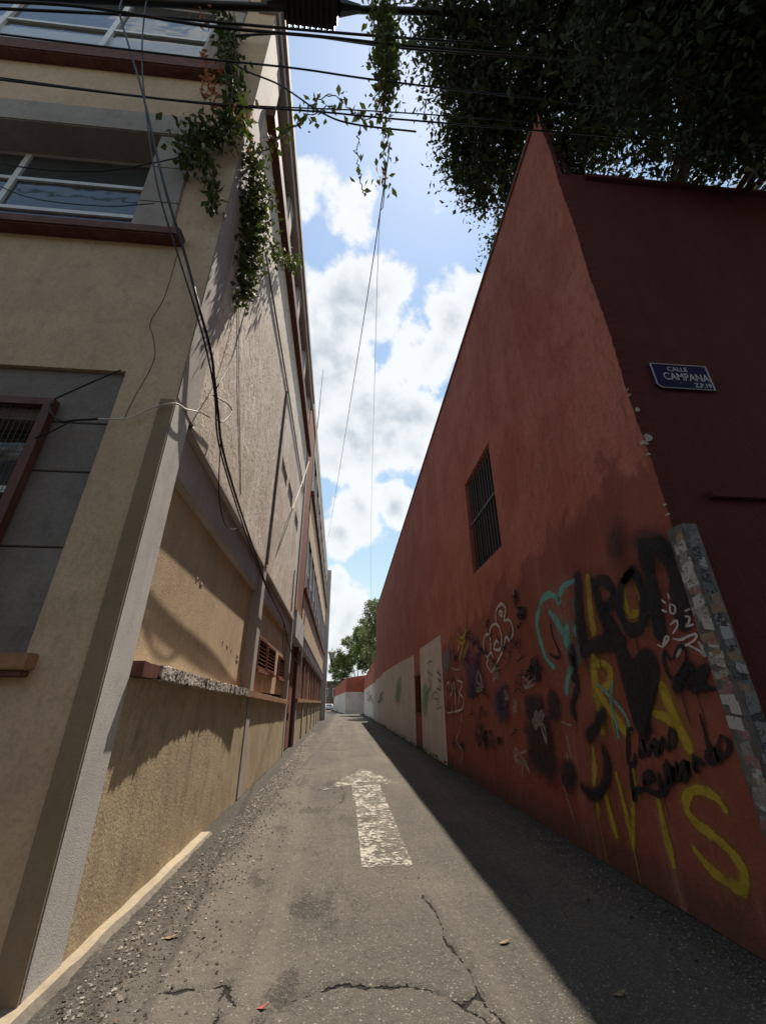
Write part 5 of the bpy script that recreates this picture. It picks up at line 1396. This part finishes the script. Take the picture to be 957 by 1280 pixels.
cable('window_cable', 'lowest slack cable crossing the foot of the middle window', [(-5.0, 3.3, 7.75), (-4.2, 3.3, 7.35), (-3.3, 3.3, 7.3), (-2.7, 3.3, 7.45)], 0.008, group='cables across the middle window')
cable('long_wire', 'thin wire running far down the alley sky toward the left roof', [(0.3, 3.0, 8.6), (0.24, 3.0, 7.6), (-0.2, 9.0, 8.95), (-2.55, 40, 16.3)], 0.009, 'cable_grey', group='thin wires down the alley')
cable('long_wire', 'thin wire hanging straight down the middle of the alley sky', [(0.28, 3.0, 8.08), (0.62, 11, 14.6), (2.2, 44, 15.3), (3.6, 61, 10)], 0.010, 'cable_grey', group='thin wires down the alley')
SB = thing('cable_splice_box', 'black ribbed splice box on the cables at the top', 'splice box', (-1.1, 2.95, 12.9))
m = MB(); m.box(-1.60, -0.62, 2.72, 3.14, 13.02, 13.6); m.build('case', 'cable_black', SB, bevel=0.05)
for k in range(9):
    m = MB(); x = -1.55 + k * 0.105; m.box(x, x + 0.045, 2.70, 3.16, 12.96, 13.05); m.build('rib', 'cable_black', SB)
m = MB(); m.tube([(-1.62, 2.93, 13.3), (-1.9, 2.95, 13.2)], 0.11, 8, r1=0.05); m.build('cable_gland', 'cable_black', SB)
m = MB(); m.tube([(-0.60, 2.93, 13.35), (-0.2, 2.95, 13.5)], 0.13, 8, r1=0.06); m.build('cable_gland', 'cable_black', SB)

# ================================================================== VINES
def vine(name, label, strands, lpm, size, spread, flowers=(), base=(0, 0, 0), r=0.012, extra=()):
    V = thing(name, label, 'vine', base, 'hanging vines')
    m = MB(); pts = []
    for st, dens, spr in strands:
        sp = [np.array(p) for p in spline(st, 8)]
        sp = [p + rng.normal(size=3) * 0.015 for p in sp]
        m.tube([tuple(p) for p in sp], r, 5)
        for a, b_ in zip(sp[:-1], sp[1:]):
            k = rng.poisson(np.linalg.norm(b_ - a) * lpm * dens)
            if k: pts.append(a + (b_ - a) * rng.random((k, 1)) + rng.normal(size=(k, 3)) * spr)
    m.build('stem', 'stem', V)
    for (c_, r_, k) in extra:
        pts.append(np.array(c_) + rng.normal(size=(k, 3)) * np.array(r_))
    o = leaves('foliage', np.concatenate(pts), size, 'vine_leaf', V, down=0.9, ratio=0.55); o['kind'] = 'stuff'
    fl = [np.array(c_) + rng.normal(size=(k, 3)) * s_ for c_, s_, k in flowers]
    if fl:
        o = leaves('flowers', np.concatenate(fl), size * 0.9, 'flower_red', V, down=0.3, ratio=0.4); o['kind'] = 'stuff'
    return V
st = []
for k in range(9):
    j = lambda s: random.uniform(-s, s)
    st.append(([(-2.75 + j(.25), 3.25 + j(.08), 13.4), (-2.55 + j(.15), 3.25 + j(.08), 12.3), (-2.25 + j(.2), 3.25 + j(.08), 10.5), (-2.05 + j(.2), 3.25 + j(.08), 9.3)], 0.33, 0.07))
st.append(([(-2.05, 3.25, 9.5), (-2.4, 3.25, 9.2), (-2.52, 3.25, 8.7), (-2.4, 3.25, 8.3)], 3.0, 0.10))
st.append(([(-2.3, 3.25, 8.8), (-2.15, 3.25, 8.3), (-2.02, 3.28, 7.9), (-1.98, 3.3, 7.5)], 1.6, 0.06))
vine('hanging_vine', 'flowering vine hanging from the cables in front of the facade corner', st, 42, 0.125, 0.08, base=(-2.2, 3.25, 7.5),
     flowers=(((-2.62, 3.2, 11.0), 0.10, 40), ((-2.5, 3.2, 10.4), 0.10, 30), ((-1.95, 3.25, 9.6), 0.10, 26), ((-3.0, 3.2, 13.0), 0.13, 30), ((-2.3, 3.2, 9.8), 0.12, 24)),
     extra=(((-2.35, 3.25, 9.15), (0.20, 0.08, 0.25), 170), ((-1.95, 3.22, 9.35), (0.14, 0.08, 0.2), 70)))
vine('hanging_vine', 'dense leafy vine hanging down the alley side of the tan wall', [
    ([LP(3.6, 9.9, 0.1), LP(3.85, 9.3, 0.14), LP(4.1, 9.0, 0.16), LP(4.35, 8.4, 0.15), LP(4.4, 7.7, 0.12), LP(4.3, 7.0, 0.08)], 2.8, 0.10),
    ([LP(3.5, 9.6, 0.1), LP(3.75, 8.9, 0.12), LP(4.05, 8.2, 0.12), LP(4.2, 7.5, 0.1)], 1.6, 0.08),
    ([LP(4.2, 8.9, 0.15), LP(4.9, 9.4, 0.2), LP(5.7, 10.2, 0.22), LP(6.4, 11.2, 0.25), LP(7.2, 12.3, 0.25)], 1.2, 0.10),
    ([LP(3.9, 9.5, 0.15), LP(4.3, 9.9, 0.2), LP(4.8, 10.4, 0.2)], 1.0, 0.08)], 55, 0.115, 0.09, base=(-1.8, 4, 7),
     extra=(((LP(4.1, 8.9, 0.14)), (0.06, 0.13, 0.35), 190), ((LP(4.35, 8.2, 0.13)), (0.05, 0.13, 0.4), 170)))
st = []
for k in range(5):
    st.append(([(0.22 + j(.15), 3.0 + j(.06), 14.2), (0.26 + j(.12), 3.0 + j(.06), 12.3), (0.28 + j(.05), 3.0 + j(.04), 11.0 - k * 0.3)], 1.9, 0.10))
st.append(([(0.28, 3.0, 11.0), (0.24, 3.0, 9.6), (0.26, 3.0, 8.4), (0.24, 3.0, 7.7)], 0.55, 0.06))
st.append(([(-0.1, 3.0, 9.3), (-0.12, 3.0, 8.4), (-0.05, 3.0, 7.8), (0.0, 3.0, 7.5)], 0.18, 0.03))
vine('hanging_vine', 'narrow vine column dangling in mid air over the alley', st, 40, 0.115, 0.09, base=(0.25, 3, 7.6), r=0.007,
     flowers=(((0.22, 3.0, 10.0), 0.06, 12), ((0.25, 3.0, 8.0), 0.05, 10)), extra=(((0.28, 3.0, 12.2), (0.14, 0.1, 0.7), 160),))
vine('hanging_vine', 'sparse vine sprig arching along the cable across the sky gap', [
    ([(-1.75, 3.5, 8.9), (-1.36, 3.3, 9.4), (-1.07, 3.3, 9.85), (-0.85, 3.25, 10.5), (-0.53, 3.2, 10.65), (-0.3, 3.2, 10.3), (-0.11, 3.2, 10.0), (0.28, 3.1, 9.8)], 0.62, 0.09),
    ([(-1.36, 3.3, 9.4), (-0.9, 3.2, 9.9), (-0.5, 3.1, 10.1)], 0.5, 0.08)], 34, 0.13, 0.08, base=(-1.0, 3.3, 9), r=0.008)
# loose twigs on the dark street front of the red building
for lab, p in (('bare twig looping low across the top of the dark red facade', [(4.1, 2.9, 11.9), (4.0, 2.9, 10.7), (4.4, 2.9, 9.7), (5.3, 2.9, 9.3), (6.3, 2.9, 9.35), (6.6, 2.9, 9.8)]),
               ('bare twig hanging down farthest right on the dark red facade', [(4.6, 2.9, 8.9), (5.4, 2.9, 9.2), (6.2, 2.9, 9.7), (6.8, 2.9, 9.6), (6.7, 2.9, 9.0), (6.1, 2.9, 8.1)])):
    cable('dead_twig', lab, p, 0.008, 'stem', group='twigs over the dark facade', cat='twig')

# ================================================================== LITTER, GRAVEL AND WEEDS
def stones(name, label, X, Y, S, mat):
    X, Y, S = np.asarray(X), np.asarray(Y), np.asarray(S); n = len(X)
    z, _ = road_height(X, Y)
    base = np.array([(1, 0, 0), (0, 1, 0), (-1, 0, 0), (0, -1, 0), (0, 0, 0.7), (0, 0, -0.5)], float)
    v = base[None] * S[:, None, None] * rng.uniform(0.5, 1.3, (n, 6, 3))
    th = rng.uniform(0, 6.28, n); cs, sn = np.cos(th)[:, None], np.sin(th)[:, None]
    vx = v[..., 0] * cs - v[..., 1] * sn; vy = v[..., 0] * sn + v[..., 1] * cs
    vv = np.stack([vx + X[:, None], vy + Y[:, None], v[..., 2] + z[:, None] + S[:, None] * 0.25], -1).reshape(-1, 3)
    tri = np.array([(0, 1, 4), (1, 2, 4), (2, 3, 4), (3, 0, 4), (1, 0, 5), (2, 1, 5), (3, 2, 5), (0, 3, 5)])
    f = (tri[None] + 6 * np.arange(n)[:, None, None]).reshape(-1, 3)
    me = bpy.data.meshes.new(name); me.from_pydata(vv.tolist(), [], f.tolist()); me.materials.append(M[mat])
    return tag(link(name, me), label, cat='gravel', kind='stuff')
n = 4200
Y = 1.6 + 14 * rng.random(n) ** 1.7; X = -1.60 - 0.018 * np.maximum(Y - 7, 0) + np.abs(rng.normal(size=n)) * 0.33
stones('gravel', 'loose dark gravel along the foot of the tan wall', X, Y, rng.uniform(0.004, 0.016, n), 'pebble')
n = 1500
Y = 2.0 + 26 * rng.random(n) ** 1.8; X = -1.60 - 0.018 * np.maximum(Y - 7, 0) + np.abs(rng.normal(size=n)) * 0.26
stones('plaster_crumbs', 'pale plaster crumbs scattered along the tan wall', X, Y, rng.uniform(0.004, 0.015, n) * (1 + Y / 14), 'pebble_pale')
n = 4200
Y = 1.8 + 16 * rng.random(n) ** 1.5; X = 2.92 - np.abs(rng.normal(size=n)) * 0.28
stones('gravel', 'dark gravel and dirt along the foot of the red wall', X, Y, rng.uniform(0.004, 0.016, n), 'pebble')
n = 900
Y = 2.2 + 6 * rng.random(n); X = 2.0 + 0.8 * rng.random(n) ** 0.6
stones('plaster_crumbs', 'pale crumbs scattered in the shade near the red wall', X, Y, rng.uniform(0.003, 0.011, n), 'pebble_pale')
n = 1600
Y = 2.0 + 6 * rng.random(n); X = -1.2 + 3.8 * rng.random(n)
stones('road_grit', 'fine pale grit lying over the alley asphalt', X, Y, rng.uniform(0.002, 0.006, n), 'pebble_pale')
n = 420
Y = 2.2 + 14 * rng.random(n) ** 1.4; X = np.where(rng.random(n) < 0.6, 2.75 - np.abs(rng.normal(size=n)) * 0.35, -1.5 + np.abs(rng.normal(size=n)) * 0.3)
z, _ = road_height(X, Y)
o = leaves('leaf_litter', np.column_stack([X, Y, z + 0.012]), 0.032, 'dry_leaf', down=0, ratio=0.6); tag(o, 'dry leaf litter gathered along both wall feet', 'leaf litter', kind='stuff')
for lab, x, y, mat, s in (('small red scrap lying near the cracked asphalt', -0.42, 3.40, 'red_scrap', 0.035), ('yellow fallen leaf beside the long crack', 1.22, 3.95, 'dry_leaf', 0.05),
                          ('pale dry leaf lying near the kerb', -1.25, 4.25, 'dry_leaf', 0.06), ('curled dry leaf in the wall shade', 1.72, 3.35, 'dry_leaf', 0.05)):
    zz0 = float(road_height(np.array([x]), np.array([y]))[0][0])
    m = MB(); m.face([(x - s, y, zz0 + .01), (x, y - s * .4, zz0 + .014), (x + s, y + s * .2, zz0 + .03), (x, y + s * .45, zz0 + .012)])
    m.face([(x - s, y, zz0 + .008), (x, y + s * .45, zz0 + .010), (x + s, y + s * .2, zz0 + .028), (x, y - s * .4, zz0 + .012)])
    tag(m.build('fallen_leaf' if mat == 'dry_leaf' else 'paper_scrap', mat), lab, 'leaf' if mat == 'dry_leaf' else 'scrap')
pts = []
for k in range(70):
    y = 12.5 + 60 * random.random() ** 1.2
    pts.append(np.array((2.86 - abs(random.gauss(0, 0.05)), y, 0.05)) + rng.normal(size=(16, 3)) * np.array([0.06, 0.16, 0.05]) * (0.6 + y / 45))
o = leaves('weeds', np.concatenate(pts), 0.10, 'weed_leaf', down=-0.8, ratio=0.3); tag(o, 'low weeds growing along the foot of the white painted wall', 'weeds', kind='stuff')
